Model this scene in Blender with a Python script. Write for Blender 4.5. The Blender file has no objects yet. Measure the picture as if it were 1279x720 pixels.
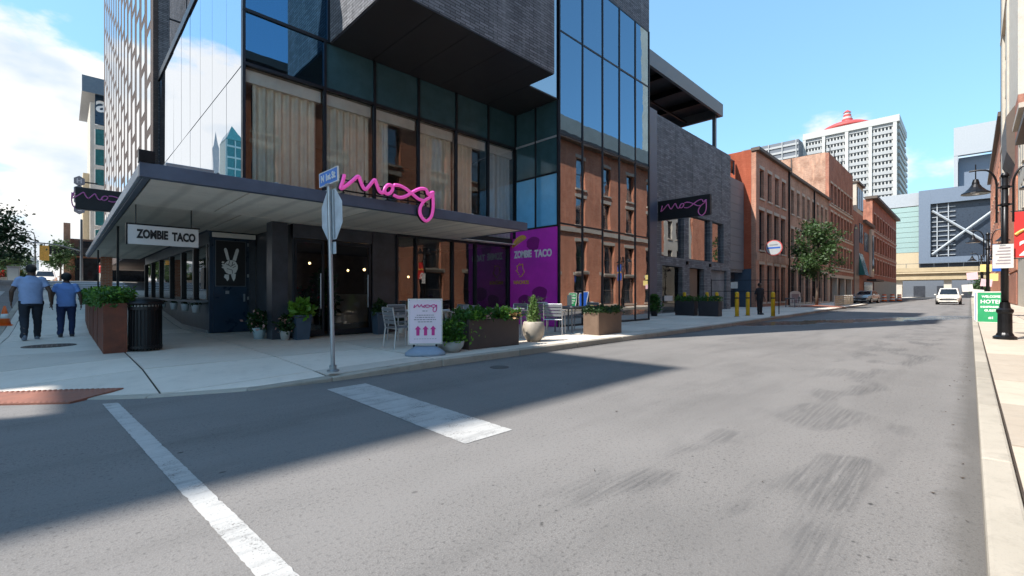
import bpy, bmesh, math, random
from mathutils import Vector, Matrix
R = math.radians
scene = bpy.context.scene
COL = scene.collection

# ------------------------------------------------------------------ camera, sky, sun, exposure
cam_d = bpy.data.cameras.new('camera'); cam = bpy.data.objects.new('camera', cam_d); COL.objects.link(cam)
cam.location = (0, 0, 1.24); cam.rotation_euler = (R(90), 0, R(-44.73))
cam_d.sensor_width = 36; cam_d.lens = 15.97; cam_d.shift_y = 0.0051; cam_d.clip_start = 0.05; cam_d.clip_end = 4000
scene.camera = cam
SUN_EL = R(50); SAZ = R(20.3)                      # sun stands over -X, 20 degrees towards +Y
sdir = Vector((-math.cos(SAZ)*math.cos(SUN_EL), math.sin(SAZ)*math.cos(SUN_EL), math.sin(SUN_EL)))
w = bpy.data.worlds.new('World'); scene.world = w; w.use_nodes = True
nt = w.node_tree; nt.nodes.clear()
def N(t, **k):
    n = nt.nodes.new(t)
    for a, b in k.items(): setattr(n, a, b)
    return n
sky = N('ShaderNodeTexSky', sky_type='NISHITA'); sky.sun_disc = False
sky.sun_elevation = SUN_EL; sky.sun_rotation = math.atan2(sdir.x, sdir.y) % (2*math.pi)
sky.altitude = 150; sky.air_density = 1.0; sky.dust_density = .15; sky.ozone_density = 2.5
bg = N('ShaderNodeBackground'); bg.inputs[1].default_value = .126
cb = N('ShaderNodeBackground'); cb.inputs[0].default_value = (1, .985, .96, 1); cb.inputs[1].default_value = .38
mx = N('ShaderNodeMixShader'); out = N('ShaderNodeOutputWorld')
tc = N('ShaderNodeTexCoord'); mp = N('ShaderNodeMapping'); mp.inputs['Scale'].default_value = (1, 1, 2.0); mp.inputs['Location'].default_value = (-2.4493, -.0456, -.202)
nz = N('ShaderNodeTexNoise'); nz.inputs['Scale'].default_value = 2.6; nz.inputs['Detail'].default_value = 9; nz.inputs['Roughness'].default_value = .56
sp = N('ShaderNodeSeparateXYZ')
# clouds gather low in the sky towards +Y (the open end of the side street) and -X, thinning to puffs elsewhere
dotv = N('ShaderNodeVectorMath', operation='DOT_PRODUCT'); dotv.inputs[1].default_value = (-.62, .78, 0)
m1 = N('ShaderNodeMapRange'); m1.inputs[1].default_value = .2; m1.inputs[2].default_value = .95; m1.inputs[3].default_value = 0; m1.inputs[4].default_value = .25
m2 = N('ShaderNodeMapRange'); m2.inputs[1].default_value = .27; m2.inputs[2].default_value = .50; m2.inputs[3].default_value = 0; m2.inputs[4].default_value = -.30
a1 = N('ShaderNodeMath', operation='ADD'); a2 = N('ShaderNodeMath', operation='ADD')
cr = N('ShaderNodeMapRange', interpolation_type='SMOOTHSTEP'); cr.inputs[1].default_value = .56; cr.inputs[2].default_value = .65
L = nt.links.new
L(tc.outputs['Generated'], mp.inputs[0]); L(mp.outputs[0], nz.inputs['Vector']); L(tc.outputs['Generated'], dotv.inputs[0]); L(tc.outputs['Generated'], sp.inputs[0])
L(dotv.outputs['Value'], m1.inputs[0]); L(sp.outputs[2], m2.inputs[0]); L(nz.outputs[0], a1.inputs[0]); L(m1.outputs[0], a1.inputs[1]); L(a1.outputs[0], a2.inputs[0]); L(m2.outputs[0], a2.inputs[1])
nz2 = N('ShaderNodeTexNoise'); nz2.inputs['Scale'].default_value = 5.5; nz2.inputs['Detail'].default_value = 6; L(mp.outputs[0], nz2.inputs['Vector']); cc = N('ShaderNodeMix', data_type='RGBA'); cc.inputs[6].default_value = (.66, .76, .86, 1); cc.inputs[7].default_value = (1, .99, .97, 1); cm = N('ShaderNodeMapRange'); cm.inputs[1].default_value = .33; cm.inputs[2].default_value = .50; L(nz2.outputs[0], cm.inputs[0]); L(cm.outputs[0], cc.inputs[0]); L(cc.outputs[2], cb.inputs[0])
L(a2.outputs[0], cr.inputs[0]); tint = N('ShaderNodeMix', data_type='RGBA', blend_type='MULTIPLY'); tint.inputs[0].default_value = 1; tint.inputs[7].default_value = (.84, 1.30, 1.58, 1); gm = N('ShaderNodeGamma'); gm.inputs[1].default_value = .5; L(sky.outputs[0], gm.inputs[0]); L(gm.outputs[0], tint.inputs[6]); L(tint.outputs[2], bg.inputs[0]); L(bg.outputs[0], mx.inputs[1]); L(cb.outputs[0], mx.inputs[2]); L(cr.outputs[0], mx.inputs[0]); L(mx.outputs[0], out.inputs[0])
sun_d = bpy.data.lights.new('sun', 'SUN'); sun_d.energy = 2.65; sun_d.angle = R(.55); sun_d.color = (1, .955, .89)
sun = bpy.data.objects.new('sun', sun_d); COL.objects.link(sun); sun.rotation_euler = (-sdir).to_track_quat('-Z', 'Y').to_euler()
vs = scene.view_settings; vs.view_transform = 'Standard'; vs.look = 'None'; vs.gamma = 1; vs.exposure = 1.6; vs.use_curve_mapping = False
scene.render.engine = 'CYCLES'; cy = scene.cycles
cy.use_denoising = True; cy.max_bounces = 9; cy.diffuse_bounces = 5; cy.glossy_bounces = 4; cy.transmission_bounces = 4; cy.transparent_max_bounces = 12
cy.caustics_reflective = False; cy.caustics_refractive = False; cy.sample_clamp_indirect = 6

# ------------------------------------------------------------------ materials
MATS = {}
def _base(name):
    m = bpy.data.materials.new(name); m.use_nodes = True; t = m.node_tree
    return m, t, t.nodes['Principled BSDF']
def _coord(t, which='Object'):
    return t.nodes.new('ShaderNodeTexCoord').outputs[which]
def _noise(t, vec, scale, detail=4, rough=.55):
    n = t.nodes.new('ShaderNodeTexNoise'); n.inputs['Scale'].default_value = scale; n.inputs['Detail'].default_value = detail; n.inputs['Roughness'].default_value = rough
    t.links.new(vec, n.inputs['Vector']); return n.outputs[0]
def _ramp(t, v, a, b, lo=0., hi=1., smooth=False):
    n = t.nodes.new('ShaderNodeMapRange'); n.inputs[1].default_value = a; n.inputs[2].default_value = b; n.inputs[3].default_value = lo; n.inputs[4].default_value = hi
    if smooth: n.interpolation_type = 'SMOOTHSTEP'
    t.links.new(v, n.inputs[0]); return n.outputs[0]
def _math(t, op, a, b):
    n = t.nodes.new('ShaderNodeMath'); n.operation = op
    for i, v in enumerate((a, b)):
        if isinstance(v, (int, float)): n.inputs[i].default_value = v
        else: t.links.new(v, n.inputs[i])
    return n.outputs[0]
def _mix(t, f, a, b):
    n = t.nodes.new('ShaderNodeMix'); n.data_type = 'RGBA'
    for sock, v in ((n.inputs[0], f), (n.inputs[6], a), (n.inputs[7], b)):
        if isinstance(v, (int, float)): sock.default_value = v
        elif isinstance(v, tuple): sock.default_value = (*v[:3], 1)
        else: t.links.new(v, sock)
    return n.outputs[2]
def _bump(t, h, strength, dist, bs):
    b = t.nodes.new('ShaderNodeBump'); b.inputs['Strength'].default_value = strength; b.inputs['Distance'].default_value = dist
    t.links.new(h, b.inputs['Height']); t.links.new(b.outputs[0], bs.inputs['Normal'])
def _map(t, vec, sc=(1, 1, 1), loc=(0, 0, 0)):
    n = t.nodes.new('ShaderNodeMapping'); n.inputs['Scale'].default_value = sc; n.inputs['Location'].default_value = loc
    t.links.new(vec, n.inputs[0]); return n.outputs[0]
def pm(name, col, rough=.6, metal=0, var=.12, vs=3., bump=0, bs=60, spec=.5, dirt=0., emis=0, pan=None):
    """painted / plain surface: mottled colour, uneven gloss, fine relief"""
    m, t, b = _base(name); c = _coord(t)
    n = _noise(t, c, vs, 6, .62)
    f = _ramp(t, n, .3, .7)
    colr = _mix(t, f, tuple(x*(1-var) for x in col), tuple(min(1, x*(1+var)) for x in col))
    if dirt:
        n2 = _noise(t, _map(t, c, (1, 1, .25)), 2.3, 8, .7)
        colr = _mix(t, _ramp(t, n2, .48, .75, 0, dirt), colr, (.05, .043, .035))
    t.links.new(colr, b.inputs['Base Color'])
    t.links.new(_ramp(t, n, .3, .7, rough*.85, min(1, rough*1.15)), b.inputs['Roughness'])
    b.inputs['Metallic'].default_value = metal; b.inputs['Specular IOR Level'].default_value = spec
    if bump: _bump(t, _noise(t, c, bs, 3), bump, .01, b)
    if emis:
        b.inputs['Emission Color'].default_value = (*col, 1); b.inputs['Emission Strength'].default_value = emis
    MATS[name] = m; return m
def brickm(name, c1, c2, mortar, bw=.23, bh=.076, rough=.85, bump=.5, stain=.35, msz=.012):
    m, t, b = _base(name); c = _coord(t)
    s = t.nodes.new('ShaderNodeSeparateXYZ'); t.links.new(c, s.inputs[0])
    cb_ = t.nodes.new('ShaderNodeCombineXYZ'); t.links.new(_math(t, 'ADD', s.outputs[0], s.outputs[1]), cb_.inputs[0]); t.links.new(s.outputs[2], cb_.inputs[1])
    k = t.nodes.new('ShaderNodeTexBrick'); k.inputs['Scale'].default_value = 1; k.inputs['Brick Width'].default_value = bw; k.inputs['Row Height'].default_value = bh
    k.inputs['Mortar Size'].default_value = msz; k.inputs['Mortar Smooth'].default_value = .3; k.inputs['Bias'].default_value = 0
    k.inputs['Color1'].default_value = (*c1, 1); k.inputs['Color2'].default_value = (*c2, 1); k.inputs['Mortar'].default_value = (*mortar, 1)
    t.links.new(cb_.outputs[0], k.inputs['Vector'])
    n = _noise(t, c, .7, 8, .65)
    colr = _mix(t, _ramp(t, n, .42, .72, 0, stain), k.outputs[0], tuple(x*.42 for x in c1))
    n3 = _noise(t, _map(t, c, (3, 3, .5)), 1.1, 5, .6)
    colr = _mix(t, _ramp(t, n3, .5, .75, 0, stain*.7), colr, tuple(min(1, x*1.6+.03) for x in c2))
    t.links.new(colr, b.inputs['Base Color']); b.inputs['Roughness'].default_value = rough; b.inputs['Specular IOR Level'].default_value = .3
    h = _math(t, 'SUBTRACT', _math(t, 'MULTIPLY', _noise(t, c, 45, 3), .3), k.outputs[1])
    _bump(t, h, bump, .012, b); MATS[name] = m; return m
def glassm(name, tint=(.75, .85, .9), refl=.2, rough=.0, wave=.02, rtint=(1, 1, 1)):
    """window glass: see-through layer plus mirror layer, slightly bowed panes"""
    m = bpy.data.materials.new(name); m.use_nodes = True; t = m.node_tree; t.nodes.clear()
    o = t.nodes.new('ShaderNodeOutputMaterial'); tr = t.nodes.new('ShaderNodeBsdfTransparent'); tr.inputs[0].default_value = (*tint, 1)
    g = t.nodes.new('ShaderNodeBsdfGlossy'); g.inputs['Roughness'].default_value = rough; g.inputs['Color'].default_value = (*rtint, 1)
    lw = t.nodes.new('ShaderNodeLayerWeight'); lw.inputs[0].default_value = .22
    f = _ramp(t, lw.outputs['Fresnel'], 0, 1, refl, 1.)
    mxs = t.nodes.new('ShaderNodeMixShader'); t.links.new(f, mxs.inputs[0]); t.links.new(tr.outputs[0], mxs.inputs[1]); t.links.new(g.outputs[0], mxs.inputs[2]); t.links.new(mxs.outputs[0], o.inputs[0])
    if wave:
        c = _coord(t); bp = t.nodes.new('ShaderNodeBump'); bp.inputs['Strength'].default_value = wave; bp.inputs['Distance'].default_value = .1
        t.links.new(_noise(t, c, .9, 2, .5), bp.inputs['Height']); t.links.new(bp.outputs[0], g.inputs['Normal'])
    MATS[name] = m; return m
def leafm(name, c1, c2, rough=.5):
    m, t, b = _base(name); c = _coord(t)
    n = _noise(t, c, 7, 4, .7); n2 = _noise(t, c, 1.7, 3)
    f = _math(t, 'ADD', _math(t, 'MULTIPLY', n, .6), _math(t, 'MULTIPLY', n2, .4))
    colr = _mix(t, _ramp(t, f, .36, .64), c1, c2)
    t.links.new(colr, b.inputs['Base Color']); b.inputs['Roughness'].default_value = rough
    b.inputs['Subsurface Weight'].default_value = 0
    tl = t.nodes.new('ShaderNodeBsdfTranslucent'); t.links.new(colr, tl.inputs[0])
    mxs = t.nodes.new('ShaderNodeMixShader'); mxs.inputs[0].default_value = .28
    o = [x for x in t.nodes if x.type == 'OUTPUT_MATERIAL'][0]
    t.links.new(b.outputs[0], mxs.inputs[1]); t.links.new(tl.outputs[0], mxs.inputs[2]); t.links.new(mxs.outputs[0], o.inputs[0])
    MATS[name] = m; return m

def asphalt(name):
    m, t, b = _base(name); c = _coord(t)
    big = _noise(t, c, .35, 6, .6); mid = _noise(t, c, 2.6, 6, .65); fine = _noise(t, c, 130, 3, .7); fine2 = _noise(t, c, 42, 3, .6)
    col = _mix(t, _ramp(t, big, .35, .65), (.140, .131, .124), (.196, .182, .172))
    col = _mix(t, _ramp(t, mid, .4, .7, 0, .3), col, (.165, .156, .151))
    col = _mix(t, _ramp(t, fine, .38, .7, 0, .55), col, (.33, .317, .304))
    col = _mix(t, _ramp(t, fine2, .54, .72, 0, .7), col, (.075, .071, .069))
    s = t.nodes.new('ShaderNodeSeparateXYZ'); t.links.new(c, s.inputs[0])
    X, Y = s.outputs[0], s.outputs[1]
    # raked scuffs where the surface was ground down along the right-hand wheel path
    band = _math(t, 'MULTIPLY', _ramp(t, Y, .25, .6, 0, 1, True), _ramp(t, Y, 1.5, 2.0, 1, 0, True))
    band = _math(t, 'MULTIPLY', band, _ramp(t, X, 1.4, 2.0))
    pat = _ramp(t, _noise(t, _map(t, c, (.95, 2.1, 1), (3.3, 1.2, 0)), 1.0, 2, .4), .505, .59)
    rk = _ramp(t, _noise(t, _map(t, c, (1.1, 24, 1)), 1.6, 3, .6), .32, .6)
    sc = _math(t, 'MULTIPLY', _math(t, 'MULTIPLY', band, pat), rk)
    col = _mix(t, _math(t, 'MULTIPLY', sc, .66), col, (.085, .082, .082))
    # oil drips down the lane middles, long faint drag lines
    soft = _ramp(t, _noise(t, _map(t, c, (.55, 1.0, 1), (7.7, 2.2, 0)), .8, 5, .6), .52, .66, 0, .34)
    col = _mix(t, soft, col, (.115, .109, .105))
    oil = _math(t, 'MULTIPLY', _ramp(t, _noise(t, _map(t, c, (.18, 1.2, 1)), 1.4, 5, .6), .52, .7), .35)
    col = _mix(t, oil, col, (.10, .094, .09))
    spots = t.nodes.new('ShaderNodeTexVoronoi'); spots.inputs['Scale'].default_value = 1.7; t.links.new(_map(t, c, (1, 1.5, 1)), spots.inputs['Vector'])
    col = _mix(t, _ramp(t, spots.outputs['Distance'], .028, .05, .85, 0), col, (.028, .026, .025))
    pits = t.nodes.new('ShaderNodeTexVoronoi'); pits.inputs['Scale'].default_value = 9; t.links.new(_map(t, c, (1, 1.25, 1)), pits.inputs['Vector'])
    col = _mix(t, _math(t, 'MULTIPLY', _ramp(t, pits.outputs['Distance'], .05, .14, .8, 0), _ramp(t, _noise(t, c, 1.9, 3), .47, .6)), col, (.055, .052, .05))
    wheel = _math(t, 'MULTIPLY', _ramp(t, _noise(t, _map(t, c, (.12, .9, 1), (0, 4.2, 0)), 1.0, 3, .5), .45, .62, 0, .4), 1.)
    col = _mix(t, wheel, col, (.235, .222, .212))
    gut = _math(t, 'ADD', Y, _math(t, 'MULTIPLY', _noise(t, _map(t, c, (1, .3, 1)), 2.2, 5, .65), -.28))
    gmask = _math(t, 'MAXIMUM', _ramp(t, gut, -.12, .0, .5, 0), _math(t, 'MULTIPLY', _ramp(t, _math(t, 'ADD', Y, _math(t, 'MULTIPLY', _noise(t, c, 2.4, 5, .65), .3)), 6.2, 6.42, 0, .6), _ramp(t, X, 2, 3)))
    col = _mix(t, gmask, col, (.075, .068, .06))
    # the wet strip that runs out of the side entrance across the street
    wy = _math(t, 'ADD', Y, _math(t, 'MULTIPLY', _math(t, 'SUBTRACT', X, 25.), .42))
    wy = _math(t, 'ADD', wy, _math(t, 'MULTIPLY', _math(t, 'SUBTRACT', _noise(t, _map(t, c, (.5, 1.2, 1)), 1.1, 4, .6), .5), 2.2))
    wet = _math(t, 'MULTIPLY', _ramp(t, wy, 2.6, 3.1), _ramp(t, wy, 4.6, 5.3, 1, 0))
    wet = _math(t, 'MULTIPLY', wet, _math(t, 'MULTIPLY', _ramp(t, X, 17, 19), _ramp(t, X, 33, 36, 1, 0)))
    col = _mix(t, _math(t, 'MULTIPLY', wet, .7), col, (.05, .048, .047))
    t.links.new(col, b.inputs['Base Color'])
    t.links.new(_math(t, 'SUBTRACT', _ramp(t, mid, .3, .7, .8, .92), _math(t, 'MULTIPLY', wet, .72)), b.inputs['Roughness'])
    b.inputs['Specular IOR Level'].default_value = .3
    _bump(t, _math(t, 'ADD', _math(t, 'MULTIPLY', fine, .6), _math(t, 'MULTIPLY', fine2, .8)), .45, .008, b)
    MATS[name] = m; return m
def concrete(name, c1, c2, board=0, stain=.3):
    m, t, b = _base(name); c = _coord(t)
    info = t.nodes.new('ShaderNodeObjectInfo')
    n = _noise(t, c, .8, 8, .62); f = _noise(t, c, 90, 3, .7); g = _noise(t, c, 5, 6, .7)
    col = _mix(t, _ramp(t, n, .32, .68), c1, c2)
    hv = t.nodes.new('ShaderNodeHueSaturation'); t.links.new(_ramp(t, info.outputs['Random'], 0, 1, .82, 1.08), hv.inputs['Value']); t.links.new(col, hv.inputs['Color']); col = hv.outputs[0]
    col = _mix(t, _ramp(t, g, .5, .78, 0, stain), col, tuple(x*.45 for x in c1))
    col = _mix(t, _ramp(t, f, .55, .8, 0, .35), col, tuple(x*.55 for x in c1))
    sp_ = t.nodes.new('ShaderNodeTexVoronoi'); sp_.inputs['Scale'].default_value = 2.1; t.links.new(c, sp_.inputs['Vector'])
    col = _mix(t, _ramp(t, sp_.outputs['Distance'], .03, .045, .6, 0), col, tuple(x*.3 for x in c1))
    if board:
        wv = t.nodes.new('ShaderNodeTexWave'); wv.inputs['Scale'].default_value = board; wv.inputs['Distortion'].default_value = 1.2; wv.inputs['Detail'].default_value = 3; t.links.new(c, wv.inputs['Vector'])
        col = _mix(t, _ramp(t, wv.outputs[1], .75, 1, 0, .4), col, tuple(x*.6 for x in c1))
    t.links.new(col, b.inputs['Base Color']); b.inputs['Roughness'].default_value = .85; b.inputs['Specular IOR Level'].default_value = .3
    _bump(t, _math(t, 'ADD', f, g), .25, .006, b); MATS[name] = m; return m

def worn_paint(name):
    m, t, b = _base(name); c = _coord(t)
    big = _noise(t, c, 3.2, 7, .7); fine = _noise(t, c, 70, 4, .7); sm = _noise(t, _map(t, c, (.6, 5, 1)), 2.4, 5, .6)
    col = _mix(t, _ramp(t, big, .35, .7), (.50, .49, .47), (.40, .39, .375))
    col = _mix(t, _ramp(t, sm, .5, .72, 0, .65), col, (.22, .215, .21))
    gone = _math(t, 'ADD', _math(t, 'MULTIPLY', fine, .65), _math(t, 'MULTIPLY', big, .5))
    col = _mix(t, _ramp(t, gone, .63, .68, 0, .9), col, (.17, .16, .152))
    t.links.new(col, b.inputs['Base Color']); b.inputs['Roughness'].default_value = .75; _bump(t, fine, .4, .006, b); MATS[name] = m
worn_paint('worn_paint')
asphalt('asphalt')
concrete('paving', (.70, .615, .52), (.79, .70, .60), stain=.25)
concrete('paving_warm', (.50, .42, .335), (.58, .50, .405))
concrete('kerb_stone', (.38, .34, .28), (.47, .42, .35), stain=.45)
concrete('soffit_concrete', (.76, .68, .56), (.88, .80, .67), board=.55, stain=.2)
concrete('dark_concrete', (.16, .162, .165), (.28, .282, .286), stain=.6)
concrete('pale_stone', (.50, .45, .38), (.60, .55, .47), stain=.35)
concrete('bridge_concrete', (.38, .30, .185), (.46, .37, .24), stain=.25)
concrete('earth', (.20, .18, .15), (.26, .24, .2))
concrete('road_paint', (.66, .65, .63), (.78, .77, .75), stain=.55)
pm('navy_steel', (.085, .105, .15), .42, .1, var=.15, bump=.05)
pm('light_edge', (.42, .45, .50), .4, .4)
pm('black_panel', (.045, .050, .062), .35, 0, var=.3, bump=.03)
pm('navy_panel', (.016, .040, .072), .30, 0, var=.3)
pm('black_metal', (.014, .014, .016), .38, .5, var=.3, bump=.06)
pm('mullion', (.022, .026, .034), .4, .5, var=.2)
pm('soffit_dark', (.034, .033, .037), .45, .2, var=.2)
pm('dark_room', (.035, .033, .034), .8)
pm('room_wall', (.26, .20, .15), .8, var=.3)
pm('teal_room', (.10, .15, .16), .7)
pm('room_floor', (.10, .085, .07), .5, var=.3)
pm('blind_white', (.84, .81, .75), .6)
pm('curtain_cloth', (.88, .79, .66), .85, var=.16, vs=2.2, bump=.1, bs=200)
pm('curtain_pale', (.66, .68, .70), .85, var=.1)
brickm('charcoal_brick', (.125, .128, .140), (.23, .232, .25), (.06, .06, .065), .30, .075)
brickm('brown_brick', (.080, .060, .055), (.115, .088, .08), (.06, .052, .05), .24, .08)
brickm('red_brick', (.38, .125, .07), (.52, .21, .12), (.42, .34, .27), stain=.4, msz=.016)
brickm('dark_red_brick', (.34, .10, .055), (.46, .165, .095), (.30, .24, .2), stain=.6, msz=.015)
brickm('tan_brick', (.38, .17, .10), (.52, .29, .19), (.40, .34, .28), stain=.75, msz=.016)
brickm('orange_paint_brick', (.36, .085, .042), (.42, .11, .055), (.33, .075, .038), stain=.3)
brickm('orange_brick', (.48, .145, .07), (.58, .225, .125), (.50, .36, .27), stain=.45)
brickm('annex_brick', (.13, .132, .138), (.25, .252, .26), (.10, .10, .105), .42, .11, stain=.3, msz=.01)
pm('lintel_stone', (.46, .40, .33), .8, bump=.2)
pm('cornice_paint', (.10, .075, .06), .6)
glassm('curtain_glass', (.95, .96, .95), .04, wave=.03)
glassm('door_glass', (.72, .75, .76), .03, wave=.03)
glassm('shop_glass', (.66, .69, .70), .09, wave=.03)
glassm('sky_mirror_glass', (.10, .14, .2), .80, wave=.006, rtint=(.88, .93, 1))
glassm('tower_glass', (.16, .26, .36), .50, wave=.02, rtint=(.90, .92, .95))
glassm('corner_blue_glass', (.05, .2, .36), .35, wave=.02, rtint=(.25, .55, .85))
glassm('tower_blue_glass', (.10, .24, .38), .40, wave=.02, rtint=(.45, .66, .86))
glassm('blue_glass', (.16, .42, .62), .22, wave=.03, rtint=(.85, .95, 1))
glassm('dark_glass', (.16, .30, .33), .05, wave=.03)
glassm('clear_glass', (.85, .9, .9), .10, wave=.0)
pm('window_dark', (.016, .022, .030), .10, 0, var=.5, spec=.35)
pm('window_sky', (.22, .27, .31), .06, .85, var=.2)
pm('window_mirror', (.80, .84, .88), .04, 1, var=.08)
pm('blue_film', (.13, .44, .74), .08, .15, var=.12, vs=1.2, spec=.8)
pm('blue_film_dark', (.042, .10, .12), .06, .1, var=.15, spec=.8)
pm('trim_white', (.62, .60, .56), .6)
pm('magenta', (.64, .04, .53), .35, var=.16, vs=1.2)
pm('magenta_dark', (.25, .012, .2), .4)
pm('pink_tube', (.80, .10, .44), .3, var=.05, emis=.12)
pm('sign_white', (.62, .60, .59), .5, var=.06)
pm('sign_pink_white', (.86, .74, .82), .4, var=.04)
pm('pink_dim', (.78, .20, .52), .4, var=.08)
pm('sign_pink', (.62, .03, .26), .45, var=.08)
pm('print_black', (.012, .012, .014), .6)
pm('print_grey', (.30, .26, .28), .6)
pm('print_white', (.75, .75, .73), .55, var=.1, vs=14)
pm('taco_yellow', (.75, .42, .08), .5, var=.3, vs=20)
pm('galvanised', (.40, .44, .47), .38, .75, var=.14, vs=7, dirt=.2)
pm('cover_grey', (.10, .095, .09), .7, .1)
pm('sign_back', (.55, .60, .64), .6, .0, var=.16, vs=6, dirt=.25)
pm('street_blue', (.03, .20, .62), .4)
pm('corten', (.17, .052, .028), .75, .1, var=.38, vs=5, bump=.25, dirt=.3)
pm('planter_brown', (.075, .052, .046), .6, var=.2, bump=.12, dirt=.15)
pm('planter_bronze', (.16, .105, .072), .55, .1, var=.2, bump=.1)
pm('planter_blue', (.055, .085, .125), .45, var=.15)
pm('planter_black', (.024, .024, .030), .5, var=.25)
pm('clay_grey', (.40, .41, .39), .7, var=.15, bump=.15)
pm('clay_tan', (.36, .31, .25), .55, var=.2, vs=4, bump=.12, dirt=.2)
pm('bucket_blue', (.45, .58, .62), .4, var=.1)
pm('bucket_white', (.7, .7, .68), .45, var=.08)
pm('soil', (.05, .035, .025), .95, bump=.6, bs=40)
pm('alu', (.56, .56, .56), .35, .8, var=.08)
pm('slat_grey', (.17, .175, .185), .55, var=.12)
pm('table_white', (.60, .61, .62), .4, var=.06)
pm('rubber_grey', (.26, .33, .42), .55, var=.15, dirt=.15)
pm('yellow_paint', (.72, .43, .010), .45, var=.12, dirt=.25)
pm('tactile_red', (.27, .105, .068), .75, var=.25, bump=.3, dirt=.25)
pm('manhole_iron', (.06, .05, .045), .55, .6, var=.3, bump=.3)
pm('trunk_bark', (.13, .095, .07), .9, var=.3, bump=.6, bs=18)
pm('steel_grey', (.13, .15, .17), .45, .5)
pm('car_white', (.70, .67, .60), .22, .0, var=.04, spec=.7)
pm('car_silver', (.42, .42, .40), .25, .6, var=.06)
pm('car_red', (.42, .03, .02), .25, .0, var=.06)
pm('tyre', (.018, .018, .018), .85)
pm('head_lamp', (.75, .77, .78), .12, .2)
pm('orange_plastic', (.80, .13, .015), .45, var=.1)
pm('white_band', (.75, .75, .72), .45)
pm('sign_green', (.012, .26, .095), .4, var=.1)
pm('banner_red', (.55, .025, .022), .7, var=.12)
pm('banner_blue', (.01, .09, .42), .7, var=.15)
pm('paper', (.62, .60, .57), .75, var=.12, vs=9)
pm('paper_yellow', (.75, .62, .22), .75)
pm('paper_pink', (.72, .48, .52), .75)
pm('wood_slat', (.42, .33, .22), .75, var=.3, vs=6, bump=.2)
pm('tower_white', (.47, .47, .45), .75, var=.07)
pm('tower_grey', (.36, .37, .375), .7, var=.1)
pm('garage_grey', (.13, .145, .17), .6, var=.12)
pm('dome_red', (.48, .07, .065), .6, var=.1)
pm('arena_blue', (.165, .205, .265), .45, .3, var=.08)
pm('arena_pale', (.36, .385, .41), .5, .1, var=.06)
pm('arena_dark', (.04, .055, .08), .3, .2, var=.15)
pm('arena_teal', (.33, .46, .44), .25, .2, var=.07)
pm('tan_cladding', (.50, .40, .26), .6, var=.08)
pm('teal_glass_wall', (.04, .17, .17), .12, .3, var=.25)
pm('skin_brown', (.105, .055, .035), .55, var=.08)
pm('hair_black', (.010, .009, .008), .7, var=.3, bump=.5, bs=150)
pm('shirt_blue', (.30, .38, .58), .85, var=.12, vs=5, bump=.9, bs=9)
pm('shirt_blue_deep', (.18, .30, .62), .85, var=.12, vs=5, bump=.25, bs=14)
pm('denim_dark', (.018, .021, .030), .85, var=.3, bump=.25, bs=20)
pm('denim_navy', (.015, .028, .085), .85, var=.25, bump=.25, bs=20)
pm('shoe_grey', (.16, .18, .22), .6, var=.5, vs=25)
pm('shoe_dark', (.03, .03, .035), .6)
pm('cloth_black', (.014, .014, .018), .85, var=.3)
pm('cloth_white', (.6, .58, .55), .85)
pm('warm_lamp', (1, .62, .28), .5, emis=3)
leafm('leaf_green', (.022, .075, .010), (.075, .20, .022))
leafm('leaf_bright', (.07, .20, .012), (.19, .36, .035))
leafm('leaf_dark', (.010, .034, .010), (.036, .088, .018))
leafm('leaf_tree', (.012, .038, .014), (.045, .10, .028))
leafm('leaf_street', (.016, .045, .014), (.085, .155, .04))
leafm('leaf_far', (.03, .075, .02), (.085, .15, .05))
leafm('leaf_pale', (.10, .19, .04), (.26, .34, .12))
leafm('petal_peach', (.62, .30, .12), (.75, .48, .25))
leafm('petal_pink', (.55, .28, .26), (.62, .42, .38))
leafm('petal_red', (.30, .02, .02), (.5, .06, .04))

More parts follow.
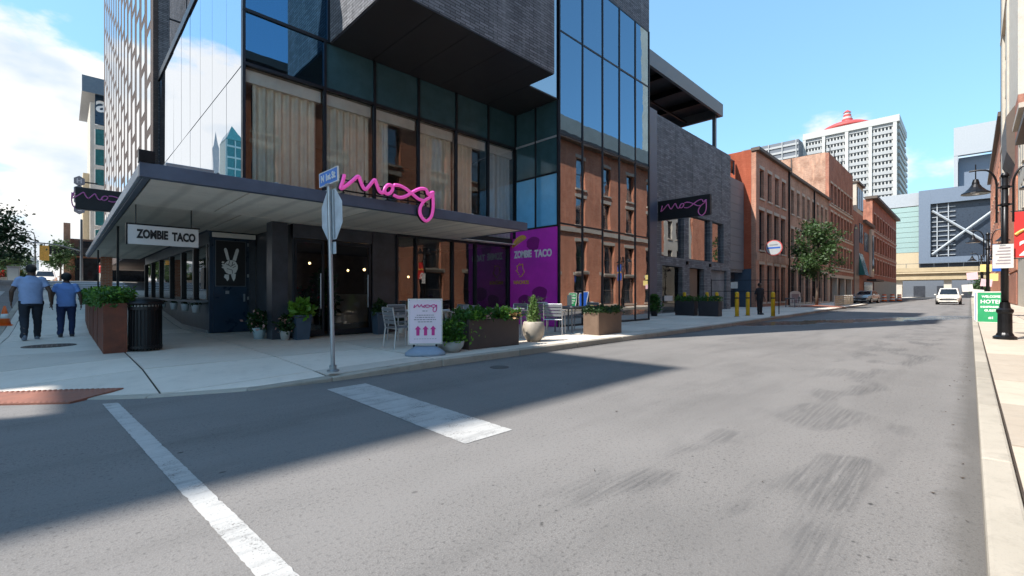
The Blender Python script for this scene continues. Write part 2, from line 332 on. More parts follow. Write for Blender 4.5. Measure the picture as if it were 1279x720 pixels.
# ------------------------------------------------------------------ mesh helpers
class MB:
    def __init__(s): s.v = []; s.f = []
    def quad(s, a, b, c, d):
        i = len(s.v); s.v += [a, b, c, d]; s.f.append((i, i+1, i+2, i+3)); return s
    def poly(s, pts):
        i = len(s.v); s.v += list(pts); s.f.append(tuple(range(i, i+len(pts)))); return s
    def box(s, x0, x1, y0, y1, z0, z1):
        if x0 > x1: x0, x1 = x1, x0
        if y0 > y1: y0, y1 = y1, y0
        if z0 > z1: z0, z1 = z1, z0
        i = len(s.v)
        s.v += [(x0, y0, z0), (x1, y0, z0), (x1, y1, z0), (x0, y1, z0), (x0, y0, z1), (x1, y0, z1), (x1, y1, z1), (x0, y1, z1)]
        s.f += [(i, i+3, i+2, i+1), (i+4, i+5, i+6, i+7), (i, i+1, i+5, i+4), (i+1, i+2, i+6, i+5), (i+2, i+3, i+7, i+6), (i+3, i, i+4, i+7)]
        return s
    def prism(s, pts, a, b, axis='y'):
        """2D outline swept from a to b along an axis; outline in the other two axes (x,z) (y,z) or (x,y)"""
        def P(p, t): return {'y': (p[0], t, p[1]), 'x': (t, p[0], p[1]), 'z': (p[0], p[1], t)}[axis]
        i = len(s.v); n = len(pts); s.v += [P(p, a) for p in pts] + [P(p, b) for p in pts]
        s.f.append(tuple(range(i, i+n))); s.f.append(tuple(range(i+2*n-1, i+n-1, -1)))
        for k in range(n): j = (k+1) % n; s.f.append((i+k, i+n+k, i+n+j, i+j))
        return s
    def lathe(s, prof, cx=0, cy=0, seg=20, z=0):
        i = len(s.v); n = len(prof)
        for k in range(seg):
            a = 2*math.pi*k/seg
            s.v += [(cx+r*math.cos(a), cy+r*math.sin(a), z+h) for r, h in prof]
        for k in range(seg):
            j = (k+1) % seg
            for q in range(n-1): s.f.append((i+k*n+q, i+j*n+q, i+j*n+q+1, i+k*n+q+1))
        s.f.append(tuple(i+k*n for k in range(seg-1, -1, -1))); s.f.append(tuple(i+k*n+n-1 for k in range(seg)))
        return s
    def cyl(s, x, y, z0, z1, r, r2=None, seg=14): return s.lathe([(r, z0), (r2 if r2 is not None else r, z1)], x, y, seg)
    def tube(s, pts, r, seg=8, rr=None, cap=True):
        pts = [Vector(p) for p in pts]; n = len(pts); i = len(s.v); up = Vector((0, 0, 1)); prev = None
        for k, p in enumerate(pts):
            d = (pts[min(k+1, n-1)]-pts[max(k-1, 0)]).normalized()
            if prev is None: u = d.cross(up if abs(d.z) < .95 else Vector((1, 0, 0))).normalized()
            else: u = (prev-d*prev.dot(d)); u = u.normalized() if u.length > 1e-6 else d.orthogonal().normalized()
            prev = u; v = d.cross(u); rad = rr[k] if rr else r
            s.v += [tuple(p+(u*math.cos(2*math.pi*q/seg)+v*math.sin(2*math.pi*q/seg))*rad) for q in range(seg)]
        for k in range(n-1):
            for q in range(seg): j = (q+1) % seg; s.f.append((i+k*seg+q, i+k*seg+j, i+(k+1)*seg+j, i+(k+1)*seg+q))
        if cap: s.f.append(tuple(i+q for q in range(seg-1, -1, -1))); s.f.append(tuple(i+(n-1)*seg+q for q in range(seg)))
        return s
    def ell(s, c, r, seg=14, rings=9, M=None):
        i = len(s.v)
        for a in range(rings+1):
            ph = math.pi*a/rings
            for b in range(seg):
                th = 2*math.pi*b/seg
                p = Vector((r[0]*math.sin(ph)*math.cos(th), r[1]*math.sin(ph)*math.sin(th), r[2]*math.cos(ph)))
                if M is not None: p = M @ p
                s.v.append((c[0]+p.x, c[1]+p.y, c[2]+p.z))
        for a in range(rings):
            for b in range(seg): j = (b+1) % seg; s.f.append((i+a*seg+b, i+(a+1)*seg+b, i+(a+1)*seg+j, i+a*seg+j))
        return s
    def loft(s, rings, seg=16):
        """rings: (cx,cy,cz,rx,ry) stacked in z"""
        i = len(s.v)
        for cx, cy, cz, rx, ry in rings:
            s.v += [(cx+rx*math.cos(2*math.pi*q/seg), cy+ry*math.sin(2*math.pi*q/seg), cz) for q in range(seg)]
        n = len(rings)
        for k in range(n-1):
            for q in range(seg): j = (q+1) % seg; s.f.append((i+k*seg+q, i+k*seg+j, i+(k+1)*seg+j, i+(k+1)*seg+q))
        s.f.append(tuple(i+q for q in range(seg-1, -1, -1))); s.f.append(tuple(i+(n-1)*seg+q for q in range(seg)))
        return s
    def mesh(s, name='mesh'):
        me = bpy.data.meshes.new(name); me.from_pydata([tuple(v) for v in s.v], [], s.f); me.validate(); me.update(); return me
def spline(pts, n=6, closed=False):
    P = [Vector(p) for p in pts]; out_ = []
    m = len(P)
    for k in range(m if closed else m-1):
        p0 = P[(k-1) % m] if closed or k > 0 else P[0]; p1 = P[k]; p2 = P[(k+1) % m]; p3 = P[(k+2) % m] if closed or k+2 < m else P[-1]
        for q in range(n):
            t = q/n
            out_.append(.5*((2*p1)+(-p0+p2)*t+(2*p0-5*p1+4*p2-p3)*t*t+(-p0+3*p1-3*p2+p3)*t**3))
    if not closed: out_.append(P[-1])
    return out_
def wpos(o):
    p = Vector((0, 0, 0))
    while o is not None: p = p+Vector(o.location); o = o.parent
    return p
def obj(name, mb, mat, parent=None, smooth=False, world=False, bevel=0, loc=None, rot=None):
    me = mb if isinstance(mb, bpy.types.Mesh) else mb.mesh(name)
    o = bpy.data.objects.new(name, me); COL.objects.link(o)
    if mat and not me.materials: me.materials.append(MATS[mat] if isinstance(mat, str) else mat)
    if parent is not None:
        o.parent = parent
        if world: me.transform(Matrix.Translation(-wpos(parent)))
    if loc is not None: o.location = loc
    if rot is not None: o.rotation_euler = rot
    if smooth:
        for p in me.polygons: p.use_smooth = True
    if bevel:
        b = o.modifiers.new('bevel', 'BEVEL'); b.width = bevel; b.segments = 2; b.limit_method = 'ANGLE'
    return o
def tag(o, label, cat, group=None, kind=None):
    if label: o['label'] = label
    if cat: o['category'] = cat
    if group: o['group'] = group
    if kind: o['kind'] = kind
    return o
def struct(name, mb, mat, smooth=False): 
    o = obj(name, mb, mat, smooth=smooth); o['kind'] = 'structure'; return o
def thing(name, label, cat, loc=(0, 0, 0), rz=0, group=None):
    o = bpy.data.objects.new(name, None); COL.objects.link(o); o.location = loc; o.rotation_euler = (0, 0, rz); o.empty_display_size = .2
    return tag(o, label, cat, group)
def copy_tree(o, parent=None, loc=None, rz=None, label=None, scale=None):
    c = o.copy(); COL.objects.link(c); c.parent = parent
    if loc is not None: c.location = loc
    if rz is not None: c.rotation_euler = (0, 0, rz)
    if scale is not None: c.scale = scale
    if label: c['label'] = label
    for ch in o.children: copy_tree(ch, c)
    return c
_tx = {}
def text_mesh(txt, size=1, bold=0, align='CENTER', extr=.004, space=1.):
    k = (txt, size, bold, align, extr, space)
    cu = bpy.data.curves.new('text', 'FONT'); cu.body = txt; cu.size = size; cu.align_x = align; cu.align_y = 'CENTER'; cu.extrude = extr; cu.offset = bold; cu.space_character = space; cu.resolution_u = 3
    o = bpy.data.objects.new('text', cu); COL.objects.link(o); bpy.context.view_layer.update()
    dg = bpy.context.evaluated_depsgraph_get(); me = bpy.data.meshes.new_from_object(o.evaluated_get(dg)); bpy.data.objects.remove(o); bpy.data.curves.remove(cu)
    return me
def lettering(name, txt, size, mat, parent, loc, rot=(R(90), 0, 0), bold=0, width=None, extr=.004, align='CENTER', space=1.):
    me = text_mesh(txt, size, bold, align, extr, space); me.materials.clear()
    if width and len(me.vertices):
        xs = [v.co.x for v in me.vertices]; k = width/(max(xs)-min(xs)); me.transform(Matrix.Diagonal((k, 1, 1, 1)))
    return obj(name, me, mat, parent, loc=loc, rot=rot)
def bake(o):
    dg = bpy.context.evaluated_depsgraph_get(); bpy.context.view_layer.update(); dg = bpy.context.evaluated_depsgraph_get()
    me = bpy.data.meshes.new_from_object(o.evaluated_get(dg)); o.modifiers.clear(); old = o.data; o.data = me; bpy.data.meshes.remove(old); return o
def fuse(o, vox, smooth=4):
    m = o.modifiers.new('r', 'REMESH'); m.mode = 'VOXEL'; m.voxel_size = vox; m.use_smooth_shade = True
    if smooth: s_ = o.modifiers.new('s', 'SMOOTH'); s_.iterations = smooth; s_.factor = .5
    return bake(o)
def leaves(pts, size, rnd, up=.3, fold=.25, jitter=.35, ratio=.55):
    """one leaf-shaped face pair per point"""
    mb = MB()
    for p in pts:
        d = Vector((rnd.gauss(0, 1), rnd.gauss(0, 1), rnd.gauss(up, .8))).normalized(); s = size*rnd.uniform(1-jitter, 1+jitter)
        u = d.cross(Vector((rnd.gauss(0, 1), rnd.gauss(0, 1), rnd.gauss(0, 1)))).normalized(); n = d.cross(u)
        p = Vector(p); i = len(mb.v)
        mb.v += [tuple(p), tuple(p+d*s*.5+u*s*ratio*.5+n*s*fold*.3), tuple(p+d*s), tuple(p+d*s*.5-u*s*ratio*.5+n*s*fold*.3)]
        mb.f += [(i, i+1, i+2), (i, i+2, i+3)]
    return mb
# ------------------------------------------------------------------ ground, roads, pavements
def FY(p): return lambda u, d, z: (u, p+d, z)          # face looking to -Y
def FX(p): return lambda u, d, z: (p+d, u, z)          # face looking to -X
def FR(p): return lambda u, d, z: (u, p-d, z)          # face looking to +Y
def bf(mb, fr, u0, u1, d0, d1, z0, z1):
    a = fr(u0, d0, z0); b = fr(u1, d1, z1); return mb.box(a[0], b[0], a[1], b[1], a[2], b[2])
def hill(y): 
    t = max(0., min(y, 42)-18); return t*.085
def rampz(x, y):
    z = .12
    if x < 3.2:
        dx, dy = x-2.7, y-10.3
        if dy < 1.5:
            d = math.hypot(min(dx, 0), min(dy, 0)); k = max(0, min(1, (4.-d)/1.6)); bl = max(0, min(1, (3.2-x)/.9))
            z = .12*(1-bl)+bl*(.012+.108*k)
    return z+hill(y)
g = MB(); g.quad((-900, -900, -.3), (1500, -900, -.3), (1500, 900, -.3), (-900, 900, -.3)); struct('ground', g, 'earth')
rd = MB()
def sheet(mb, x0, x1, y0, y1, nx=1, ny=1, dz=0):
    for i in range(nx):
        for j in range(ny):
            xa, xb = x0+(x1-x0)*i/nx, x0+(x1-x0)*(i+1)/nx; ya, yb = y0+(y1-y0)*j/ny, y0+(y1-y0)*(j+1)/ny
            mb.quad(*[(x, y, dz+hill(y)) for x, y in ((xa, ya), (xb, ya), (xb, yb), (xa, yb))])
sheet(rd, -1.3, 8, -.2, 11); sheet(rd, 8, 200, -.2, 11.2)
struct('street', rd, 'asphalt')
rd = MB(); sheet(rd, -14, -1.3, -60, 18, 1, 1); sheet(rd, -14, -1.3, 18, 34, 1, 8); sheet(rd, -70, 70, 34, 42, 1, 4); sheet(rd, -70, 70, 42, 47)
sheet(rd, -13, -.2, 47, 150); struct('side_street', rd, 'asphalt')

def slabs(name, poly, xs, ys, zf, mat, gap=.013, thick=.1, make=True):
    bm = bmesh.new(); bm.faces.new([bm.verts.new((x, y, 0)) for x, y in poly])
    for x in xs: bmesh.ops.bisect_plane(bm, geom=bm.verts[:]+bm.edges[:]+bm.faces[:], plane_co=(x, 0, 0), plane_no=(1, 0, 0))
    for y in ys: bmesh.ops.bisect_plane(bm, geom=bm.verts[:]+bm.edges[:]+bm.faces[:], plane_co=(0, y, 0), plane_no=(0, 1, 0))
    base = MB(); lst = []
    for f in bm.faces:
        p = [v.co.copy() for v in f.verts]
        base.poly([(q.x, q.y, zf(q.x, q.y)-.014) for q in p]); lst.append(p)
    bm.free(); root = struct(name, base, 'soil' if make and gap else 'paving')
    if make:
        for p in lst:
            c = sum(p, Vector())/len(p); a = sum((p[i].cross(p[(i+1) % len(p)])).z for i in range(len(p)))/2
            if abs(a) < .01: continue
            q = []
            for v in p:
                d = c-v; L_ = d.length; q.append(v+d*(gap*1.4/L_) if L_ > 1e-6 else v)
            dz = random.Random(int(c.x*97+c.y*31)).uniform(-.0035, .0035); mb = MB(); n = len(q)
            mb.v = [(v.x-c.x, v.y-c.y, zf(v.x, v.y)+dz) for v in q]+[(v.x-c.x, v.y-c.y, zf(v.x, v.y)-thick) for v in q]
            top = tuple(range(n)) if a > 0 else tuple(range(n-1, -1, -1)); mb.f = [top]+[(k, k+n, (k+1) % n+n, (k+1) % n) for k in range(n)]
            o = obj('paving_slab', mb, mat, root); o.location = (c.x, c.y, 0)
    return root
arc = [(2.7+3.84*math.cos(R(a)), 10.3+3.84*math.sin(R(a))) for a in range(180, 271, 9)]
A1 = [(-1.14, 33)]+arc+[(14, 6.46), (18, 6.5), (18, 33)]
slabs('sidewalk_corner', A1, [-.98+1.83*k for k in range(11)], [6.9+1.75*k for k in range(9)]+[20.8, 22.5, 24.4, 26.2, 28, 30, 32], rampz, 'paving')
slabs('sidewalk_hotel', [(18, 6.5), (60, 7.75), (60, 16), (18, 16)], [18+2.1*k for k in range(1, 12)], [8.4, 10.2], lambda x, y: .12, 'paving')
slabs('sidewalk_row', [(60, 10.56), (190, 10.56), (190, 14), (60, 14)], [], [], lambda x, y: .118, 'paving', gap=0)
rx = [-6+1.83*k for k in range(1, 26)]
slabs('sidewalk_right', [(-6, -3.05), (42, -3.05), (42, -.203), (-6, -.203)], rx, [-1.6], lambda x, y: .12, 'paving_warm')
slabs('sidewalk_right_far', [(42, -3.05), (200, -3.05), (200, -.21), (42, -.21)], [], [], lambda x, y: .12, 'paving_warm', gap=0)
# kerbs: stones about 1.8 m long with open joints
def kerb(name, line, wdt, zf, side):
    root = bpy.data.objects.new(name, None); COL.objects.link(root); root['kind'] = 'structure'
    for (a, b) in zip(line[:-1], line[1:]):
        d = Vector((b[0]-a[0], b[1]-a[1])); L_ = d.length; d /= L_; n = Vector((-d.y, d.x))*side*wdt; k = max(1, min(22, round(L_/1.83)))
        for i in range(k):
            t0, t1 = L_*i/k+.005, L_*(i+1)/k-.005; p = Vector(a)+d*t0; q = Vector(a)+d*t1
            top = [(p.x, p.y), (q.x, q.y), (q.x+n.x, q.y+n.y), (p.x+n.x, p.y+n.y)]
            mb = MB(); mb.v = [(x, y, -.05+hill(y)) for x, y in top]+[(x, y, zf(x, y)+.002) for x, y in top]
            mb.f = [(0, 1, 5, 4), (1, 2, 6, 5), (2, 3, 7, 6), (3, 0, 4, 7), (4, 5, 6, 7)] if side > 0 else [(1, 0, 4, 5), (2, 1, 5, 6), (3, 2, 6, 7), (0, 3, 7, 4), (5, 4, 7, 6)]
            obj('kerb_stone', mb, 'kerb_stone', root, bevel=.018 if p.x < 30 else 0)
    return root
ka = [(-1.3, 33), (-1.3, 24), (-1.3, 18)]+[(2.7+4*math.cos(R(a)), 10.3+4*math.sin(R(a))) for a in range(180, 271, 15)]+[(14, 6.3), (18, 6.35), (60, 7.6), (60.15, 10.4), (190, 10.4)]
kerb('kerb_left', ka, .15, rampz, 1)
kerb('kerb_right', [(-6, -.05), (40, -.05), (200, -.05)], .15, lambda x, y: .12, -1)
# far side of the cross street, uphill
fs = MB(); fs.box(-.2, 70, 47, 150, .6, 2.04+.13); struct('sidewalk_far', fs, 'paving')
fs = MB(); fs.box(-70, -13, 47, 150, .6, 2.04+.13); struct('sidewalk_far_left', fs, 'paving')
fs = MB(); fs.box(-70, -14, -60, 33.5, -.2, .13); struct('sidewalk_opposite', fs, 'paving')
fs = MB(); fs.box(18.2, 70, 16.5, 33.5, -.2, .10); struct('yard_ground', fs, 'paving')
# road paint
def paint_strip(name, a0, a1, b0, b1, seed):
    # painted bar from edge a0-a1 to edge b0-b1 with ragged worn rims
    rn = random.Random(seed); mb = MB(); n = int((Vector(b0)-Vector(a0)).length/.035)
    for i in range(n+1):
        t = i/n; p = Vector(a0).lerp(Vector(b0), t); q = Vector(a1).lerp(Vector(b1), t); d = (q-p).normalized(); j = lambda: d*(rn.gauss(0, .0015)+(.008 if rn.random() < .04 else 0))
        p = p+j(); q = q-j(); mb.v += [(p.x, p.y, .004), (q.x, q.y, .004)]
    mb.f = [(2*i, 2*i+1, 2*i+3, 2*i+2) for i in range(n)]; return struct(name, mb, 'worn_paint')
paint_strip('stop_line', (2.35, 2.92), (2.90, 2.92), (2.42, 5.82), (2.96, 5.84), 1)
paint_strip('crosswalk_line', (.73, .1), (.86, .1), (.32, 6.83), (.45, 6.78), 2)
pt = MB()
for k in range(7):
    x = -2.0-k*1.15; pt.quad((x-.55, 30.4, hill(30.4)+.008), (x, 30.4, hill(30.4)+.008), (x, 33.6, hill(33.6)+.008), (x-.55, 33.6, hill(33.6)+.008))
struct('zebra_crossing', pt, 'worn_paint')
pt = MB()
for k in range(5):
    y = 35+k*1.5; pt.quad((-1.2, y, hill(y)+.008), (3, y, hill(y)+.008), (3, y+.6, hill(y+.6)+.008), (-1.2, y+.6, hill(y+.6)+.008))
struct('zebra_crossing_main', pt, 'road_paint')
# tactile plate and manhole cover set into the pavement
tp = thing('tactile_plate', 'rusty red tactile paving plate set into the dropped kerb', 'tactile plate', (0, 7.6, 0))
mb = MB(); e = Vector((-.78, .63)); p1 = Vector((.55, 7.50)); p2 = Vector((.06, 7.10))
cs = [p1, p1+e*2.3, p2+e*2.3, p2]; mb.v = [(p.x, p.y, rampz(p.x, p.y)+.008) for p in cs]+[(p.x, p.y, rampz(p.x, p.y)-.03) for p in cs]
mb.f = [(0, 1, 2, 3), (0, 4, 5, 1), (1, 5, 6, 2), (2, 6, 7, 3), (3, 7, 4, 0)]; obj('plate', mb, 'tactile_red', tp, world=True)
mb = MB()
for i in range(38):
    for j in range(10):
        p = p2+(p1-p2)*((j+.5)/10)+e*(.03+.06*i); mb.lathe([(.02, 0), (.014, .006)], p.x, p.y, 6, rampz(p.x, p.y)+.0075)
o = obj('domes', mb, 'tactile_red', tp, world=True); o['kind'] = 'stuff'
mh = thing('manhole_cover', 'round dark iron manhole cover behind the two walkers', 'manhole', (-.19, 13.8, .12))
obj('rim', MB().lathe([(.42, -.02), (.42, .008), (.37, .008), (.37, -.02)], seg=32), 'manhole_iron', mh)
mb = MB().lathe([(.365, -.02), (.365, .006)], seg=32)
for i in range(-4, 5):
    for j in range(-4, 5):
        if i*i+j*j < 18: mb.box(i*.075-.025, i*.075+.025, j*.075-.025, j*.075+.025, .006, .011)
obj('lid', mb, 'manhole_iron', mh)
mh = thing('valve_cover', 'small dark round utility cover in the asphalt beside the kerb', 'utility cover', (5.2, 5.55, 0))
obj('lid', MB().lathe([(.16, -.02), (.16, .006), (.13, .008), (.1, .006)], seg=24), 'cover_grey', mh)

# ------------------------------------------------------------------ facade toolkit
def wall_holes(fr, u0, u1, z0, z1, holes, depth):
    us = sorted({u0, u1, *[h[0] for h in holes], *[h[1] for h in holes]}); zs = sorted({z0, z1, *[h[2] for h in holes], *[h[3] for h in holes]})
    mb = MB(); flip = fr(1, 0, 0)[0] == 0
    def face(*p):
        p = [fr(*q) for q in p]; mb.poly(p)
    # merge cells in each column run
    for i in range(len(us)-1):
        uc = (us[i]+us[i+1])/2; start = None
        for j in range(len(zs)):
            solid = j < len(zs)-1 and not any(h[0] < uc < h[1] and h[2] < (zs[j]+zs[j+1])/2 < h[3] for h in holes)
            if solid and start is None: start = zs[j]
            if not solid and start is not None:
                face((us[i], 0, start), (us[i+1], 0, start), (us[i+1], 0, zs[j]), (us[i], 0, zs[j])); start = None
    for a, b, c, d in holes:
        face((a, 0, c), (a, 0, d), (a, depth, d), (a, depth, c)); face((b, 0, c), (b, 0, d), (b, depth, d), (b, depth, c))
        face((a, 0, c), (b, 0, c), (b, depth, c), (a, depth, c)); face((a, 0, d), (b, 0, d), (b, depth, d), (a, depth, d))
    for zz in (z0, z1): face((u0, 0, zz), (u1, 0, zz), (u1, depth+.05, zz), (u0, depth+.05, zz))
    for uu in (u0, u1): face((uu, 0, z0), (uu, depth+.05, z0), (uu, depth+.05, z1), (uu, 0, z1))
    return mb
_wc = {}
def window(parent, fr, frk, a, b, c, d, depth, pane, frame, sill=None, mun=(1, 2), lintel=None, arch=False, name='window'):
    w_, h_ = b-a, d-c; key = (frk, round(w_, 3), round(h_, 3), depth, pane, frame, sill, mun, lintel)
    if key not in _wc:
        f0 = fr(0, 0, 0); rel = lambda u, dd, z: tuple(Vector(fr(u, dd, z))-Vector(f0))
        m1 = MB(); t = min(.06, w_*.09)
        for u in (0, w_-t): bf(m1, rel, u, u+t, depth-.07, depth-.01, 0, h_)
        for z in (0, h_-t): bf(m1, rel, t, w_-t, depth-.07, depth-.01, z, z+t)
        nx, nz_ = mun
        for i in range(1, nx): u = w_*i/nx; bf(m1, rel, u-t*.3, u+t*.3, depth-.055, depth-.015, t, h_-t)
        for j in range(1, nz_): z = h_*j/nz_; bf(m1, rel, t, w_-t, depth-.06, depth-.012, z-t*.4, z+t*.4)
        p_ = MB(); bf(p_, rel, t*.5, w_-t*.5, depth-.035, depth-.02, t*.5, h_-t*.5)
        s_ = MB(); l_ = MB()
        if sill: bf(s_, rel, -.09, w_+.09, -.09, depth-.07, -.13, -.002)
        if lintel: bf(l_, rel, -.13, w_+.13, -.025, .06, h_+.003, h_+.26)
        ms = [x.mesh(n_) for x, n_ in ((m1, 'window'), (p_, 'pane'), (s_, 'sill'), (l_, 'lintel'))]
        for me, mt in zip(ms, (frame, pane, sill, lintel)):
            if mt: me.materials.append(MATS[mt])
        _wc[key] = ms
    ms = _wc[key]; base = wpos(parent)
    o = bpy.data.objects.new(name, ms[0]); COL.objects.link(o); o.parent = parent; o.location = Vector(fr(a, 0, c))-base
    for nm, me, use in (('pane', ms[1], True), ('sill', ms[2], sill), ('lintel', ms[3], lintel)):
        if use: q = bpy.data.objects.new(nm, me); COL.objects.link(q); q.parent = o
    return o
def facade(parent, fr, frk, u0, u1, z0, z1, wins, wall, depth=.22, pane='window_dark', frame='trim_white', sill='lintel_stone', mun=(1, 2), lintel=None, name='wall'):
    wo = obj(name, wall_holes(fr, u0, u1, z0, z1, wins, depth), wall, parent, world=True)
    for h in wins: window(parent, fr, frk, *h, depth, pane, frame, sill, mun, lintel)
    return wo
def wbox(name, parent, mat, *a, bevel=0):
    return obj(name, MB().box(*a), mat, parent, world=True, bevel=bevel)
def pane(parent, fr, u0, u1, z0, z1, mat, d=0, name='glass_pane'):
    m_ = MB(); bf(m_, fr, u0, u1, d, d+.015, z0, z1)
    if mat in ('sky_mirror_glass', 'tower_glass', 'tower_blue_glass', 'curtain_glass', 'shop_glass'):
        rn = random.Random(int(u0*131+z0*977)); a, b_ = rn.gauss(0, .0016), rn.gauss(0, .0016); uc, zc = (u0+u1)/2, (z0+z1)/2; e0 = Vector(fr(0, 1, 0))-Vector(fr(0, 0, 0)); eu = Vector(fr(1, 0, 0))-Vector(fr(0, 0, 0))
        m_.v = [tuple(Vector(v)+e0*(a*(Vector(v).dot(eu)-uc)+b_*(v[2]-zc))) for v in m_.v]
    return obj(name, m_, mat, parent, world=True)
def bar(parent, fr, u0, u1, z0, z1, mat='mullion', d0=-.05, d1=.09, name='mullion'):
    m_ = MB(); bf(m_, fr, u0, u1, d0, d1, z0, z1); return obj(name, m_, mat, parent, world=True)

# ------------------------------------------------------------------ the hotel on the corner
H = thing('hotel_building', 'dark brick and glass hotel with a cantilevered box over its corner entrance', 'building', (8, 12, 0))
F = FY(11.5)
# left return face in mirror glass
G = FX(2.9); ys = [11.5+1.5*k for k in range(10)]
for a, b in zip(ys[:-1], ys[1:]):
    for z0, z1 in ((3.2, 6.40), (6.43, 10.15)): pane(H, G, a+.012, b-.012, z0, z1, 'sky_mirror_glass')
m_ = MB()
for y in ys[1:-1]: bf(m_, G, y-.012, y+.012, .012, .06, 3.2, 10.15)
bf(m_, G, 11.5, 25, .012, .06, 6.395, 6.435); obj('joint_frame', m_, 'mullion', H, world=True)
wbox('roof_slab', H, 'mullion', 2.86, 4.84, 11.46, 25, 10.16, 10.42)
# recessed front glazing behind the canopy
mu = [2.9, 4.72, 6.08, 7.49, 8.89, 10.25, 11.55]
for i, (a, b) in enumerate(zip(mu[:-1], mu[1:])):
    pane(H, F, a+.03, b-.03, 3.2, 6.38, 'curtain_glass' if i < 5 else 'curtain_glass')
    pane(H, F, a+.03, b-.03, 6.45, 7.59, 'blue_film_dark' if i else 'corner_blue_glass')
pane(H, F, 2.93, 4.80, 7.66, 10.15, 'corner_blue_glass')
for x in mu: bar(H, F, x-.03, x+.03, 3.185, 7.59)
bar(H, F, 2.87, 2.93, 7.6, 10.15); bar(H, F, 4.78, 4.84, 7.6, 10.15)
for z in (6.38, 7.59): bar(H, F, 2.93, 11.52, z, z+.07, d0=-.04, d1=.08, name='transom')
# rooms behind the upper glazing
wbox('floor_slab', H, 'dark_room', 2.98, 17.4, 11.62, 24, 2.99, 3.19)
wbox('ceiling', H, 'trim_white', 2.98, 11.5, 11.62, 16.4, 6.40, 6.60)
wbox('back_wall', H, 'room_wall', 2.98, 11.5, 16.4, 16.6, 3.195, 6.39)
wbox('inner_wall', H, 'teal_room', 2.98, 11.5, 12.6, 12.75, 6.61, 10.1)
wbox('inner_side_wall', H, 'room_wall', 3.4, 3.5, 12.8, 16.4, 3.195, 6.39)
wbox('inner_wall_end', H, 'room_wall', 11.62, 11.7, 11.6, 16.4, 3.195, 6.39)
for i, (a, b) in enumerate(zip(mu[:-1], mu[1:])): wbox('blind_box', H, 'blind_white', a+.06, b-.06, 11.60, 11.74, 6.06, 6.34)
# cantilevered brick box and its dark soffit
wbox('brick_box', H, 'charcoal_brick', 4.84, 10.15, 8.5, 24, 7.62, 26)
wbox('brick_link', H, 'charcoal_brick', 10.15, 11.55, 9.62, 24, 7.62, 26)
pane(H, FY(9.5), 10.17, 11.53, 7.64, 12.2, 'tower_glass', d=.04)
sx = [4.86, 6.0, 7.1, 8.2, 9.3, 10.14]
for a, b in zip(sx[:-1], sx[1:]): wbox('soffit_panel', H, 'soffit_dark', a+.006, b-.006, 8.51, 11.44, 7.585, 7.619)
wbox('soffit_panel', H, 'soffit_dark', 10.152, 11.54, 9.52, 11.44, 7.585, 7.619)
# projecting glass tower
T = FY(9.5); tu = [11.6, 12.86, 14.08, 15.21, 16.39, 17.49]; tz = [.16, 3.55, 6.5, 9.88, 12.2]
for a, b in zip(tu[:-1], tu[1:]):
    for c, d in zip(tz[:-1], tz[1:]): pane(H, T, a+.025, b-.025, c+.03, d-.03, 'tower_blue_glass' if c > 6 else 'tower_glass')
for x in tu: bar(H, T, x-.025, x+.025, .13, 12.2, d0=-.03)
for z in tz: bar(H, T, 11.63, 17.46, z-.03, z+.03, d0=-.015, d1=.08, name='transom')
for z in (3.4, 6.35, 9.7): wbox('floor_edge', H, 'trim_white', 11.75, 17.4, 9.9, 14, z-.12, z+.12)
for x in (13.0, 15.6): wbox('inner_column', H, 'trim_white', x, x+.25, 10.6, 10.85, .2, 12.1)
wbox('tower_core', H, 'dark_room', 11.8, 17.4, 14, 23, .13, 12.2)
wbox('tower_side_wall', H, 'charcoal_brick', 17.3, 17.5, 9.62, 24, .13, 12.2)
wbox('tower_brick', H, 'charcoal_brick', 11.55, 17.52, 9.5, 24, 12.23, 26)
# side of the projecting tower that faces the entrance
S = FX(11.55)
wbox('graphic_wall', H, 'magenta', 11.535, 11.6, 9.56, 11.74, .14, 3.45)
for a, b in ((9.55, 10.5), (10.5, 11.46)):
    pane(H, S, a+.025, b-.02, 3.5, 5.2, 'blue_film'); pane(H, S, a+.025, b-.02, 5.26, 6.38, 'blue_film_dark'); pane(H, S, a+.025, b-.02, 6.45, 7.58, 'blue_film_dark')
for y in (9.52, 10.5, 11.46): bar(H, S, y-.03, y+.03, 3.46, 7.58, d0=-.03)
for z in (3.47, 5.22, 6.41): bar(H, S, 9.55, 11.43, z-.03, z+.03, d0=-.025, d1=.06, name='transom', mat='light_edge' if z == 6.41 else 'mullion')
# tall bedroom block behind, with a staggered pattern of narrow windows
P = FX(2.7); wins = []
for c in range(15):
    for r in range(13):
        z = 6.2+r*2.25+(1.12 if c % 2 else 0); y = 24.7+c*1.98
        if z+2 < 34.5: wins.append((y, y+1.08, z, z+2.0))
wbox('patterned_wall', H, 'brown_brick', 2.7, 2.87, 24.0, 55.2, 3.35, 35.5)
wme = MB().box(-.012, .05, 0, 1.02, 0, 1.86).mesh('window'); wme.materials.append(MATS['window_mirror'])
for a, b, c, d in wins:
    o = bpy.data.objects.new('window', wme); COL.objects.link(o); o.parent = H; o.location = Vector((2.7, a, c))-wpos(H)
wbox('bedroom_block', H, 'brown_brick', 2.88, 18, 24.25, 55.15, 3.35, 35.4)
wbox('bedroom_end_wall', H, 'charcoal_brick', 2.72, 3.25, 24.02, 24.24, 3.4, 35.45)
Q = FY(24.1)
for c in range(3):
    for r in range(10): pane(H, Q, 3.27+c*.62, 3.85+c*.62, 10.5+r*2.5, 12.93+r*2.5, 'tower_glass')
m_ = MB()
for c in range(4): bf(m_, Q, 3.25+c*.62-.015, 3.25+c*.62+.015, -.03, .1, 10.45, 35.4)
for r in range(11): bf(m_, Q, 3.27, 5.1, -.02, .1, 10.45+r*2.5, 10.5+r*2.5)
